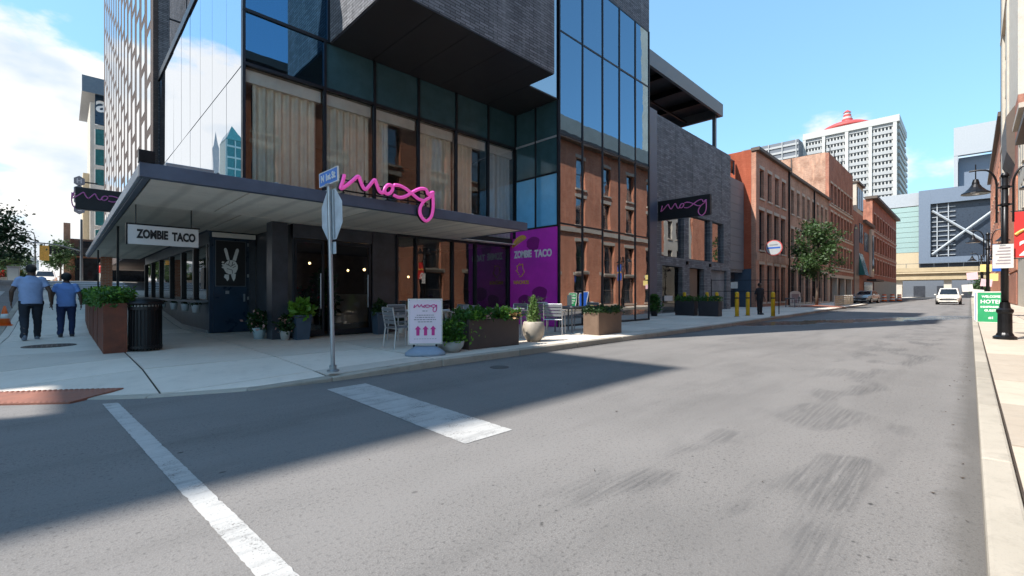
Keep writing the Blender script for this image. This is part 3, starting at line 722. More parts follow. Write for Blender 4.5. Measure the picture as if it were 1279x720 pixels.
obj('window_frame', m_, 'mullion', H, world=True)
# canopy
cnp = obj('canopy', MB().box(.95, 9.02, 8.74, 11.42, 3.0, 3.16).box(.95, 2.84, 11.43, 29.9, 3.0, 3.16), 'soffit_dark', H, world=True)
def sub(name, mat, *a): return obj(name, MB().box(*a), mat, cnp, world=True, bevel=.006)
sub('fascia', 'navy_steel', .81, 9.12, 8.60, 8.73, 2.965, 3.18); sub('fascia', 'navy_steel', 9.021, 9.12, 8.731, 11.42, 2.965, 3.18)
sub('fascia', 'navy_steel', .862, .94, 8.731, 30, 2.965, 3.18); sub('edge_strip', 'light_edge', .81, .861, 8.731, 30, 3.0, 3.17)
cp = [(.96, 2.3, 8.75, 11.4), (2.31, 4.6, 8.75, 11.4), (4.61, 6.9, 8.75, 11.4), (6.91, 9.01, 8.75, 11.4), (.96, 2.82, 11.41, 14.8), (.96, 2.82, 14.81, 19), (.96, 2.82, 19.01, 24), (.96, 2.82, 24.01, 29.9)]
for a, b, c, d in cp: sub('soffit_panel', 'soffit_concrete', a+.006, b-.006, c, d-.01, 2.975, 2.999)
sub('corner_post', 'black_metal', .80, .99, 8.585, 8.74, 3.181, 3.36)
sub('roof_box', 'galvanised', 1.25, 1.95, 9.6, 10.2, 3.162, 3.46)
sub('soffit_panel', 'soffit_concrete', 2.84, 11.5, 11.44, 14.8, 2.975, 2.999)
sub('light_trough', 'blind_white', 2.95, 4.02, 14.7, 14.78, 2.80, 2.93)
for k in range(9):
    mb = MB().lathe([(.035, 0), (.035, .02)], 1.8+k*.9 if k < 8 else 1.8, 8.66, 10, 3.18)
    obj('bolt', mb, 'galvanised', cnp, world=True)
# hanging post lines at the canopy's street side
for y in (15.5, 24.5): wbox('canopy_post', H, 'black_metal', 1.0, 1.05, y, y+.05, .12+hill(y), 2.97)
wbox('brick_pier', H, 'orange_brick', 1.32, 1.72, 29.0, 29.5, .9, 2.965)
# ground floor: door wall set back, bar front along the side street
wbox('door_wall', H, 'navy_panel', 2.9, 4.06, 14.85, 14.97, .13, 2.97)
wbox('vestibule_wall', H, 'black_panel', 4.07, 4.13, 11.86, 14.84, .13, 2.97)
dr = wbox('door', H, 'navy_panel', 2.99, 3.82, 14.815, 14.845, .16, 2.78)
def dsub(name, mat, *a): return obj(name, MB().box(*a), mat, dr, world=True)
dsub('poster_frame', 'steel_grey', 3.03, 3.79, 14.80, 14.814, 1.43, 2.73); dsub('poster', 'print_black', 3.05, 3.77, 14.794, 14.799, 1.45, 2.71)
dsub('handle', 'galvanised', 3.72, 3.76, 14.75, 14.79, 1.0, 1.22); dsub('lock_plate', 'galvanised', 3.28, 3.37, 14.802, 14.813, 1.22, 1.31)
for z in (.3, 1.05, 1.7, 2.6): dsub('hinge', 'galvanised', 3.83, 3.87, 14.80, 14.83, z, z+.09)
wbox('side_panel', H, 'black_panel', 3.88, 4.05, 14.81, 14.845, .16, 2.78)
# the drawn hand: palm, two raised fingers, folded fingers, wrist bones
hand = MB()
def blob(pts): 
    hand.prism([(3.41+x, 2.02+z) for x, z in pts], 14.790, 14.7935, 'y')
blob([(-.15, .06), (-.19, .0), (-.18, -.09), (-.12, -.2), (-.05, -.24), (.06, -.24), (.13, -.18), (.17, -.08), (.17, .02), (.12, .12), (.03, .16), (-.07, .15)])
blob([(-.10, .165), (-.03, .165), (-.09, .44), (-.12, .50), (-.16, .49), (-.17, .44)]); blob([(.04, .165), (.125, .135), (.20, .44), (.19, .49), (.15, .50), (.12, .46)])
for k in range(3): blob([(-.23, .09-.07*k), (-.20, .12-.07*k), (-.155, .10-.07*k), (-.195, .06-.07*k)])
blob([(-.15, -.25), (-.05, -.25), (-.05, -.38), (-.09, -.44), (-.12, -.38), (-.17, -.33)]); blob([(.0, -.25), (.12, -.22), (.11, -.35), (.07, -.44), (.03, -.36)])
obj('hand_drawing', hand, 'print_white', dr, world=True)
cr_ = MB()
for a, b in (((-.12, .05), (.0, -.02)), ((.0, -.02), (.1, .06)), ((-.1, -.08), (.03, -.12)), ((.03, -.12), (.04, -.22)), ((-.03, .14), (-.06, .02)), ((.05, .12), (.02, .0)), ((.12, .0), (.04, -.06))):
    d = Vector((b[0]-a[0], b[1]-a[1])).normalized()*.007; n = (-d.y, d.x)
    cr_.prism([(3.41+a[0]+n[0], 2.02+a[1]+n[1]), (3.41+b[0]+n[0], 2.02+b[1]+n[1]), (3.41+b[0]-n[0], 2.02+b[1]-n[1]), (3.41+a[0]-n[0], 2.02+a[1]-n[1])], 14.787, 14.7895, 'y')
obj('hand_lines', cr_, 'print_black', dr, world=True)
B = FX(2.9)
wbox('bar_base', H, 'black_panel', 2.9, 3.02, 14.98, 28.5, .1, .98)
wbox('bar_counter', H, 'slat_grey', 2.62, 3.1, 14.98, 28.5, .985, 1.04)
wbox('bar_plinth', H, 'galvanised', 2.87, 2.895, 14.98, 28.5, .1, .2)
wbox('bar_header', H, 'black_panel', 2.9, 3.02, 14.98, 28.5, 2.62, 2.97)
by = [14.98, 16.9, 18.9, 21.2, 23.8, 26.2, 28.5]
for y in by[1:-1]: wbox('post_glare_strip', H, 'trim_white', 2.9, 3.03, y+.092, y+.26, 1.5, 2.61)  # white strips stand in for bright reflections in the bar glass
for y in by: wbox('bar_post', H, 'black_metal', 2.88, 3.04, y-.09 if y > 15 else y, y+.09 if y > 15 else y+.18, 1.045, 2.615)
for a, b in zip(by[:-1], by[1:]): pane(H, B, a+.2, b-.1, 1.06, 2.6, 'shop_glass', d=.05)
wbox('bar_back_wall', H, 'trim_white', 5.0, 5.1, 15, 28.5, .13, 2.97); wbox('bar_floor', H, 'room_floor', 3.05, 5.0, 15, 28.5, .13, .15)
for k, y in enumerate((15.5, 17.6, 19.6, 22.2, 25.0)): wbox('menu_board', H, 'trim_white', 4.93, 4.99, y, y+.9, 1.1, 2.4)
wbox('menu_box', H, 'black_metal', 2.84, 2.895, 15.2, 15.55, 1.35, 1.95)
# entrance doors between two dark columns
V = FY(11.8)
wbox('column', H, 'black_panel', 3.58, 3.94, 11.8, 12.2, .12, 2.97); wbox('column', H, 'black_panel', 6.19, 6.92, 11.8, 12.1, .12, 2.97)
wbox('door_head', H, 'black_panel', 4.07, 6.18, 11.82, 11.98, 2.62, 2.97)
for a, b in ((4.10, 4.84), (4.93, 6.14)):
    d = MB(); t = .055
    for u in (a, b-t): bf(d, V, u, u+t, 0, .06, .15, 2.6)
    for z, hh in ((.15, .14), (2.52, .08)): bf(d, V, a+t, b-t, 0, .06, z, z+hh)
    do = obj('glass_door', d, 'mullion', H, world=True)
    p_ = MB(); bf(p_, V, a+t, b-t, .025, .035, .29, 2.52); obj('pane', p_, 'door_glass', do, world=True)
    h_ = MB().tube([(b-.12, 11.74, .85), (b-.12, 11.74, 1.75)], .015).tube([(b-.12, 11.74, .95), (b-.12, 11.80, .95)], .01).tube([(b-.12, 11.74, 1.65), (b-.12, 11.80, 1.65)], .01); obj('handle', h_, 'galvanised', do, world=True)
su = [6.95, 7.6, 8.98, 9.95, 11.5]
for a, b in zip(su[:-1], su[1:]): pane(H, V, a+.03, b-.03, .22, 2.92, 'shop_glass', d=.03)
for x in su: bar(H, V, x-.03, x+.03, .13, 2.96)
for z in (.13, 2.9): bar(H, V, 6.98, 11.47, z, z+.09, name='transom', d0=-.02)
wbox('lobby_floor', H, 'room_floor', 4.14, 11.5, 11.95, 19.9, .13, .15); wbox('lobby_back', H, 'room_wall', 4.14, 11.5, 19.9, 20.1, .13, 2.97)
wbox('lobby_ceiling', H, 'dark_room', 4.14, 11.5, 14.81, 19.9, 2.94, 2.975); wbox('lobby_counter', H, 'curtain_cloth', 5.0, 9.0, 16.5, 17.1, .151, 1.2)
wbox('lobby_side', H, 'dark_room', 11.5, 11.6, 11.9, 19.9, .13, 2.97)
lr = random.Random(5)
for k in range(7): obj('lobby_lamp', MB().ell((4.7+k*.9, 14.6+lr.uniform(0, 3.5), 2.1+lr.uniform(-.35, .3)), (.045, .045, .045), 10, 6), 'warm_lamp', H, world=True, smooth=True)

# curtains hang behind the glass, each one by itself
def curtain(x0, x1, label, mat='curtain_cloth', pitch=.19, amp=.06):
    c = thing('curtain', label, 'curtain', ((x0+x1)/2, 11.70, 3.2), group='curtains in the upper front windows')
    mb = MB(); n = max(24, int((x1-x0)/.02)); rn = random.Random(int(x0*100)); ph = rn.random()*6
    nz_ = 8; w_ = x1-x0
    for j in range(nz_+1):
        z = 2.86*j/nz_
        for i in range(n+1):
            t = i/n; a = ph+2*math.pi*t*w_/pitch+.6*math.sin(t*9+ph); k = amp*(1.25-.5*j/nz_)
            mb.v.append((-w_/2+t*w_+.01*math.sin(3*a), math.sin(a)*k, z))
    for j in range(nz_):
        for i in range(n): q = j*(n+1)+i; mb.f.append((q, q+1, q+n+2, q+n+1))
    obj('cloth', mb, mat, c, smooth=True); obj('rail', MB().box(-w_/2, w_/2, -.02, .02, 2.87, 2.9), 'alu', c)
curtain(3.13, 4.60, 'wide beige curtain in the corner bay nearest the mirror glass'); curtain(4.80, 6.0, 'beige curtain behind the street name sign, second bay from corner')
curtain(6.14, 6.60, 'narrow gathered beige curtain beside the open window gap'); curtain(7.56, 8.82, 'beige curtain above the tail of the pink script sign')
curtain(8.96, 9.75, 'half drawn beige curtain right of the pink script sign'); curtain(10.3, 11.4, 'pale blue-white curtain in the bay beside the inner corner', 'curtain_pale')
# ------------------------------------------------------------------ annex, terrace and the brick row on the left side
AN = thing('concrete_annex', 'dark grey concrete annex with a wide upper window beside the glass tower', 'building', (28, 12, 0))
W = FY(12.0)
ah = [(23.5, 26.3, 3.3, 6.0), (26.95, 30.2, 3.3, 6.0), (30.5, 32.45, 3.3, 6.0), (23.6, 26.1, .14, 2.8), (27.05, 29.2, .14, 2.8), (30.3, 33.0, .14, 2.8)]
obj('wall', wall_holes(W, 22.9, 33.75, .125, 11.0, ah, .3), 'annex_brick', AN, world=True)
wbox('corner_column', AN, 'navy_steel', 22.1, 22.88, 11.94, 12.4, .13, 11.1)
wbox('back_volume', AN, 'dark_concrete', 22.95, 33.7, 15.5, 26, .13, 10.9); wbox('roof', AN, 'dark_concrete', 22.95, 33.7, 12.36, 15.49, 10.6, 10.9)
wbox('room_floor', AN, 'room_floor', 22.95, 33.7, 12.36, 15.49, 3.0, 3.25); wbox('end_wall', AN, 'dark_concrete', 33.4, 33.74, 12.36, 15.49, .13, 10.59)
for h in ah[:3]: 
    pane(AN, W, h[0]+.03, h[1]-.03, h[2]+.03, h[3]-.03, 'tower_glass', d=.2)
    bar(AN, W, h[0], h[1], h[2], h[2]+.05, d0=.15, d1=.28, name='window_rail')
pane(AN, W, 23.63, 26.07, .16, 2.77, 'dark_glass', d=.25); wbox('door', AN, 'planter_bronze', 27.08, 28.6, 12.2, 12.26, .15, 2.78); wbox('service_door', AN, 'dark_concrete', 30.33, 32.97, 12.15, 12.22, .15, 2.78)
wbox('notice', AN, 'paper', 24.2, 25.2, 12.18, 12.22, .8, 1.1)
for x in (26.6, 30.0): obj('wall_lamp', MB().box(x-.06, x+.06, 11.86, 11.99, 2.95, 3.15), 'black_metal', AN, world=True)
for k in range(1, 5): wbox('panel_joint', AN, 'print_black', 22.9+k*2.3-.008, 22.9+k*2.3+.008, 11.995, 12.01, 6.3, 10.98)
# setback wall with stacked panels between the annex and the orange wall
SB = thing('setback_wall', 'pinkish grey panelled wall set back between the annex and orange wall', 'wall', (36.5, 12.9, 0))
for k in range(11):
    z = 3.1+k*.64; wbox('panel', SB, 'lintel_stone' if k > 20 else 'slat_grey', 33.78, 39.15, 12.9, 13.0, z+.008, z+.632)
wbox('backing', SB, 'dark_concrete', 33.78, 39.15, 13.01, 13.4, 2.9, 10.1); wbox('opening', SB, 'black_panel', 33.78, 39.15, 13.6, 13.7, .13, 2.89)
# roof terrace canopy
TC = thing('terrace_canopy', 'black steel canopy over the roof terrace above the annex', 'canopy', (25, 12, 10.9))
wbox('fascia', TC, 'steel_grey', 17.6, 32.3, 11.98, 12.15, 13.38, 14.22); wbox('fascia', TC, 'steel_grey', 32.1, 32.3, 12.16, 19.8, 13.38, 14.22)
wbox('deck', TC, 'soffit_dark', 17.6, 32.09, 12.16, 19.8, 14.0, 14.18)
for x in (19.5, 22.0, 24.5, 27.0, 29.6): wbox('beam', TC, 'black_metal', x, x+.16, 12.16, 19.7, 13.62, 13.99)
for y in (14.4, 17.0): wbox('purlin', TC, 'black_metal', 17.6, 32.05, y, y+.12, 13.5, 13.615)
for y in (12.3, 19.3): wbox('post', TC, 'steel_grey', 31.75, 32.0, y, y+.2, 10.9, 13.6)
wbox('rail', TC, 'steel_grey', 27.0, 31.7, 13.6, 13.7, 11.6, 11.72); wbox('rail', TC, 'steel_grey', 32.02, 39.0, 13.55, 13.63, 11.95, 12.05)
pane(TC, FY(13.6), 32.1, 38.9, 10.95, 11.93, 'clear_glass', name='glass_panel')
wbox('post', TC, 'steel_grey', 38.9, 39.0, 13.55, 13.65, 10.9, 12.04)
PH = thing('stair_hut', 'small brick rooftop stair hut behind the terrace rail', 'hut', (37, 18, 10)); wbox('wall', PH, 'red_brick', 36, 40.0, 17, 20, 9.5, 14.2); wbox('cap', PH, 'lintel_stone', 35.8, 40.2, 16.8, 20.2, 14.2, 14.45)

R1 = thing('brick_row_house', 'three storey red brick house with orange painted side wall', 'building', (43, 12, 0))
wn = [(40.1+k*2.06, 41.15+k*2.06, 8.95, 11.35) for k in range(4)]; w2 = [(39.95+k*2.0, 41.25+k*2.0, 4.75, 8.0) for k in range(4)]
w3 = [(40.0+k*2.0, 41.3+k*2.0, .5, 3.6) for k in range(4)]
facade(R1, W, 'FY', 39.2, 48.3, .12, 12.6, wn+w2+w3, 'red_brick', depth=.3, frame='print_black', lintel='lintel_stone', mun=(1, 2))
wbox('body', R1, 'red_brick', 39.55, 48.25, 12.36, 28, .12, 12.5); wbox('side_wall', R1, 'orange_paint_brick', 39.2, 39.54, 12.36, 28, 3.2, 12.75); wbox('side_base', R1, 'planter_blue', 39.18, 39.54, 12.37, 28, .12, 3.19)
wbox('cornice', R1, 'cornice_paint', 39.1, 48.35, 11.72, 12.35, 12.6, 12.85); wbox('shop_beam', R1, 'tan_brick', 39.25, 48.3, 11.94, 12.0, 3.85, 4.5); wbox('downpipe', R1, 'black_metal', 48.22, 48.36, 11.85, 11.98, .12, 12.58)
R2 = thing('brick_row_house', 'long lower brick house with eight narrow windows behind the street tree', 'building', (57, 12, 0))
wn = [(49.2+k*2.05, 50.15+k*2.05, 8.8, 11.1) for k in range(8)]; w2 = [(49.2+k*2.05, 50.25+k*2.05, 4.7, 7.4) for k in range(8)]; w3 = [(49.0+k*2.75, 51.1+k*2.75, .3, 3.5) for k in range(6)]
facade(R2, W, 'FY', 48.4, 65.5, .12, 12.35, wn+w2+w3, 'tan_brick', depth=.3, frame='print_black', lintel='lintel_stone')
wbox('body', R2, 'red_brick', 48.45, 65.5, 12.36, 28, .12, 12.3); wbox('cornice', R2, 'cornice_paint', 48.4, 65.5, 11.75, 12.35, 12.35, 12.58)
for x in (54.0, 61.0): wbox('chimney', R2, 'red_brick', x, x+.9, 13.2, 14, 12.3, 13.3)
wbox('downpipe', R2, 'black_metal', 58.0, 58.13, 11.86, 11.99, .12, 12.3)
R3 = thing('brick_warehouse', 'taller red brick warehouse with a blank tan side wall', 'building', (73, 12, 0))
wn = []
for zz, hh in ((4.6, 2.6), (8.6, 2.6), (12.3, 2.4)): wn += [(66.6+k*2.1, 67.9+k*2.1, zz, zz+hh) for k in range(7)]
w3 = []
facade(R3, W, 'FY', 65.6, 81.4, 3.6, 18.2, wn, 'dark_red_brick', depth=.3, frame='print_black', sill='lintel_stone', lintel='lintel_stone')
wbox('body', R3, 'tan_brick', 65.62, 81.38, 12.36, 20.5, 3.6, 18.3); wbox('dark_bay', R3, 'black_panel', 66, 81.2, 13.6, 13.8, .12, 3.59)
for x in (65.6, 70.6, 75.6, 80.4): wbox('pillar', R3, 'lintel_stone', x, x+.8, 12.05, 12.6, .12, 3.59)
wbox('beam', R3, 'lintel_stone', 65.6, 81.4, 11.95, 12.34, 3.2, 3.59)
wbox('ground_rear', R3, 'tan_brick', 65.62, 81.38, 13.9, 20.5, .12, 3.59)
wbox('body_rear', R3, 'tan_brick', 65.62, 81.38, 20.52, 29, .12, 16.8); wbox('downpipe', R3, 'cornice_paint', 65.5, 65.6, 15.9, 16.02, 9, 18.25)
for zz in (4.1, 8.1, 11.8): wbox('string_course', R3, 'lintel_stone', 65.6, 81.4, 11.92, 12.0, zz, zz+.22)
for k in range(5): obj('aerial', MB().tube([(68+k*2.6, 12.8, 18.2), (68+k*2.6, 12.8, 20.2)], .05, 6), 'black_metal', R3, world=True)
R4 = thing('narrow_stone_house', 'narrow pale stone house with a glazed top and tall black arch', 'building', (86, 12, 0))
wbox('body', R4, 'dark_red_brick', 81.5, 90.2, 12.0, 26, .12, 13.4); wbox('pale_upper', R4, 'pale_stone', 84.4, 90.2, 12.0, 24, 13.4, 17.8); wbox('roof_edge', R4, 'cornice_paint', 84.2, 90.4, 11.7, 24, 17.8, 18.05)
for k in range(3): wbox('window', R4, 'window_sky', 85.0+k*1.75, 86.4+k*1.75, 11.93, 11.99, 14, 17.2)
mb = MB(); mb.prism([(82, .2), (86, .2), (86, 9.5)]+[(84+2*math.cos(R(a)), 9.5+2*math.sin(R(a))) for a in range(20, 180, 20)]+[(82, 9.5)], 11.9, 11.99, 'y'); obj('arch_opening', mb, 'black_panel', R4, world=True)
for k in range(2): wbox('window', R4, 'window_dark', 86.7+k*1.7, 87.8+k*1.7, 11.93, 11.99, 9, 12)
mb = MB(); mb.prism([(11.2, 4.0), (12.0, 7.4), (12.0, 4.0)], 86.4, 90.0, 'x'); obj('awning', mb, 'teal_glass_wall', R4, world=True)
R5 = thing('brick_house', 'low brick house with pale bay between the arch house and corner block', 'building', (95, 12, 0))
wbox('body', R5, 'dark_red_brick', 90.3, 100, 12.0, 26, .12, 12.4); wbox('pale_bay', R5, 'pale_stone', 96.5, 99.5, 11.7, 11.99, 4, 12); wbox('cornice', R5, 'cornice_paint', 90.3, 100, 11.6, 12.3, 12.4, 12.9)
for k in range(3): wbox('window', R5, 'window_dark', 91.2+k*1.75, 92.3+k*1.75, 11.93, 11.99, 8, 11)
wbox('window', R5, 'window_dark', 97.2, 98.8, 11.63, 11.69, 5, 11); wbox('awning', R5, 'print_black', 90.6, 99.8, 10.4, 11.6, 3.2, 3.5); wbox('shopfront', R5, 'window_dark', 90.8, 99.6, 11.92, 11.99, .3, 3.1)
R6 = thing('corner_block', 'dark brown brick corner block with a heavy overhanging cornice', 'building', (117, 12, 0))
wn = []
for zz in (4.6, 8.6, 12.6): wn += [(102+k*3.8, 104+k*3.8, zz, zz+2.7) for k in range(9)]
facade(R6, W, 'FY', 100.1, 136, .12, 17.6, wn, 'dark_red_brick', depth=.3, frame='print_black', lintel='lintel_stone')
wbox('body', R6, 'dark_red_brick', 100.15, 135.9, 12.36, 30, .12, 17.7); wbox('cornice', R6, 'cornice_paint', 99.8, 136.6, 11.3, 13, 17.7, 18.15); wbox('shopfront', R6, 'black_panel', 101, 135, 11.9, 11.98, .2, 3.6)
for zz in (8.0, 12.0): wbox('string_course', R6, 'lintel_stone', 100.1, 136, 11.9, 12.0, zz, zz+.25)

# ------------------------------------------------------------------ right side of the street
O1 = thing('brick_row_opposite', 'long orange brick row facing the hotel, seen mirrored in its glass', 'building', (30, -3, 0))
ow = []
for k in range(14):
    x = 3.2+k*3.7
    ow += [(x, x+1.25, 9.6, 12.0), (x, x+1.25, 6.7, 8.9), (x-.1, x+1.35, 3.0, 5.4)]
    ow.append((x-.35, x+1.6, .35, 2.7))
facade(O1, FR(-3.05), 'FR', 1.0, 54, .12, 13.0, ow, 'orange_brick', depth=.3, pane='window_sky', frame='cornice_paint', lintel='lintel_stone', mun=(1, 2))
wbox('body', O1, 'orange_brick', 1.05, 53.95, -16, -3.41, .12, 12.9); wbox('cornice', O1, 'cornice_paint', .8, 54, -3.4, -2.5, 13.0, 13.4)
wbox('string_course', O1, 'lintel_stone', 1, 54, -3.04, -2.94, 6.1, 6.45); wbox('parapet', O1, 'pale_stone', 22, 54, -3.9, -3.2, 13.41, 15.0)
wbox('added_dark_front', O1, 'black_panel', 5.2, 13.6, -3.04, -2.9, .13, 5.9)  # dark front added here to darken what the entrance doors reflect
for k in range(4): wbox('added_front_pane', O1, 'window_dark', 5.5+k*2.05, 7.1+k*2.05, -2.895, -2.87, .7, 3.6)
O0 = thing('pale_house_opposite', 'pale stone house mirrored in the annex windows', 'building', (58, -3, 0))
facade(O0, FR(-3.05), 'FR', 54.1, 62, .12, 16, [(55.2+k*2.3, 56.4+k*2.3, z, z+2.3) for k in range(3) for z in (4.5, 8.3, 12.1)], 'pale_stone', depth=.25, pane='window_dark', frame='cornice_paint')
wbox('body', O0, 'pale_stone', 54.12, 61.98, -16, -3.4, .12, 15.9); wbox('cornice', O0, 'lintel_stone', 54.1, 62, -3.4, -2.7, 16, 16.4)
O2 = thing('ornate_brick_house', 'brick house with dark carved stone bay at the right edge', 'building', (69, -3, 0))
wbox('body', O2, 'dark_red_brick', 62.1, 75.5, -16, -3.05, .12, 19.4); wbox('upper_storeys', O2, 'pale_stone', 62.1, 75.5, -16, -3.05, 19.41, 44)
mb = MB().prism([(-3.05, 13.8), (-2.5, 15.2), (-2.45, 18.6), (-3.05, 19.6)], 66, 75, 'x'); obj('stone_bay', mb, 'cornice_paint', O2, world=True)
wbox('pier', O2, 'orange_brick', 62.2, 75.4, -3.04, -2.95, 3.4, 12); wbox('shopfront', O2, 'dark_red_brick', 63, 75, -3.04, -2.98, .2, 3.2)
O3 = thing('pale_stone_building', 'tall pale stone building with pilasters on the right', 'building', (84, -3, 0))
wbox('body', O3, 'pale_stone', 75.6, 90, -18, -3.2, .12, 46)
for x0, x1 in ((75.7, 78.2), (86.5, 90)): wbox('pilaster', O3, 'pale_stone', x0, x1, -3.19, -2.9, .12, 45)
for k in range(8): wbox('window', O3, 'tan_cladding', 79, 85.6, -3.19, -3.1, 6+k*5, 9.6+k*5)
for zz in (4.4, 20, 34.6): wbox('string_course', O3, 'pale_stone', 75.6, 90, -3.19, -2.8, zz, zz+.5)
wbox('downpipe', O3, 'black_metal', 90.0, 90.3, -3.1, -2.85, .2, 45)
O4 = thing('red_brick_building', 'red brick building with a sloping-looking roofline behind the lamp post', 'building', (118, -3, 0))
wn = []
for zz in (5, 9.5, 14, 18.5): wn += [(93+k*5, 95.2+k*5, zz, zz+2.6) for k in range(10)]
facade(O4, FR(-3.1), 'FR', 90.4, 146, .12, 25.3, wn, 'orange_brick', depth=.3, pane='window_dark', frame='cornice_paint')
wbox('body', O4, 'orange_brick', 90.45, 145.9, -18, -3.46, .12, 25.2); wbox('cornice', O4, 'cornice_paint', 90.4, 146.3, -3.45, -2.6, 25.3, 25.9)

# ------------------------------------------------------------------ the far end of the street
OV = thing('road_bridge', 'tan concrete road bridge crossing the far end of the street', 'bridge', (165, 5, 0))
wbox('girder', OV, 'bridge_concrete', 165, 178, -40, 60, 4.9, 7.0); wbox('parapet', OV, 'bridge_concrete', 164.6, 165.1, -40, 60, 7.01, 8.1); wbox('ledge', OV, 'tan_cladding', 164.4, 178, -40, 60, 6.55, 6.9)
for y in (21, 13.4, 3.5, -6): wbox('pier', OV, 'pale_stone', 166, 167.6, y, y+1.5, .0, 4.88)
for k in range(14): wbox('rail_post', OV, 'steel_grey', 164.7, 164.85, -10+k*2.8, -9.9+k*2.8, 8.11, 9.2)
wbox('rail', OV, 'steel_grey', 164.68, 164.86, -10, 27, 9.2, 9.3)
BK = thing('bridge_backdrop_wall', 'low grey storehouse wall seen beneath the bridge', 'wall', (184, 5, 0)); wbox('wall', BK, 'garage_grey', 184, 188, -30, 40, 0, 5.2)
for k in range(6): wbox('dark_doorway', BK, 'black_panel', 183.9, 183.99, 20-k*5.2, 22.6-k*5.2, 0, 3.4)
AR = thing('sports_arena', 'blue grey arena with a framed dark window and crossed white struts', 'building', (190, 4, 0))
wbox('core', AR, 'arena_dark', 191.5, 230, -14, 11.3, 5.3, 32.9)
for a in ((190, 191.4, 8.7, 11.4, 10.4, 33.1), (190, 191.4, -14, 8.69, 28.7, 33.1), (190, 191.4, -14, 8.69, 10.4, 12.3)): wbox('frame', AR, 'arena_blue', *a)
for k in range(11): wbox('louvre', AR, 'arena_pale', 191.0, 191.45, 3.2, 8.6, 12.9+k*1.45, 13.10+k*1.45)
for y in (7.1, 4.6): wbox('louvre_post', AR, 'arena_pale', 190.7, 190.98, y, y+.25, 12.4, 28.6)
def strut(a, b): obj('strut', MB().tube([a, b], .35, 6), 'arena_pale', AR, world=True)
strut((190.4, 8.3, 26.6), (190.4, -6, 13.5)); strut((190.4, 8.3, 13.2), (190.4, -6, 26.4))
wbox('pale_slab', AR, 'arena_pale', 214, 216, -22, 4.0, 47.5, 57); wbox('slab_side', AR, 'arena_pale', 214, 240, 3.0, 4.0, 35, 47.4); wbox('slab_wall', AR, 'arena_blue', 218, 240, -22, 2.9, 33, 47.4); wbox('slab_ledge', AR, 'arena_pale', 212, 218, -22, 4.2, 33.2, 36)
AT = thing('glass_hall', 'pale teal glass hall with horizontal lines beside the arena', 'building', (192, 17, 0))
wbox('body', AT, 'tan_cladding', 192.4, 215, 11.45, 32, 5, 32.3)
for k in range(9): wbox('glass_band', AT, 'arena_teal', 192, 192.38, 11.45, 32, 14.2+k*1.62, 15.72+k*1.62)
wbox('top_band', AT, 'arena_pale', 191.8, 192.39, 11.45, 32, 28.9, 33); wbox('tan_band', AT, 'tan_cladding', 191.9, 192.39, 11.45, 32, 5, 14.1)
TW = thing('white_tower', 'white slab tower with rows of windows and white vertical piers', 'tower', (260, 40, 0))
wbox('body', TW, 'tower_white', 260.6, 292, 23, 58, 0, 76.5); mb = MB()
for k in range(24): wbox('floor_band', TW, 'tower_grey', 260.3, 260.59, 22.8, 58, 6.2+k*3.0, 7.6+k*3.0)
for y in (22.7, 31.3, 40.0, 49.0, 57.0): wbox('pier', TW, 'tower_white', 259.6, 260.58, y, y+1.3, 0, 77.5)
for k in range(23):
    for j in range(26): mb.box(260.45, 260.62, 24.6+j*1.27, 25.3+j*1.27, 7.9+k*3.0, 9.0+k*3.0)
o = obj('windows', mb, 'window_dark', TW, world=True); o['kind'] = 'stuff'
for k in range(24): wbox('balcony', TW, 'tower_white', 262, 291, 22.0, 22.98, 6.2+k*3.0, 7.6+k*3.0)
wbox('roof_band', TW, 'tower_white', 259.5, 292.3, 21.8, 58.2, 76.6, 79.5)
TL = thing('lower_tower', 'white balcony tower standing behind the slab tower', 'tower', (305, 26, 0)); wbox('body', TL, 'tower_grey', 300, 330, 25.4, 31, 0, 76)
for k in range(25): wbox('balcony', TL, 'tower_white', 298.8, 331, 24.4, 32, 2+k*3.0, 3.5+k*3.0)
RD = thing('red_dome', 'low red dome with a striped red and white lantern on the tower roof', 'dome', (266, 42, 79.5))
obj('dome', MB().lathe([(10.5, -1), (9.5, .6), (7, 1.8), (4, 2.6), (1.5, 2.9)], 270, 42, 28, 81.0), 'dome_red', RD, world=True, smooth=True)
for k in range(5): obj('lantern_ring', MB().lathe([(2.5-k*.3, 0), (2.5-k*.3, 1.05)], 270, 42, 20, 83.2+k*1.07), 'dome_red' if k % 2 else 'tower_white', RD, world=True)
obj('lantern_cap', MB().lathe([(1.6, 0), (1.0, .7), (.2, 1.3)], 270, 42, 20, 88.55), 'dome_red', RD, world=True)
GB = thing('grey_office_block', 'dark grey banded office block behind the brick roofs', 'building', (252, 70, 0)); wbox('body', GB, 'garage_grey', 252, 290, 58.3, 84, 0, 75.6)
for k in range(8): wbox('band', GB, 'tower_grey', 251.6, 251.98, 58.3, 84, 52+k*3, 53+k*3)
for k in range(5): wbox('pier', GB, 'tower_grey', 251.3, 251.59, 59+k*6, 59.4+k*6, 40, 75.5)

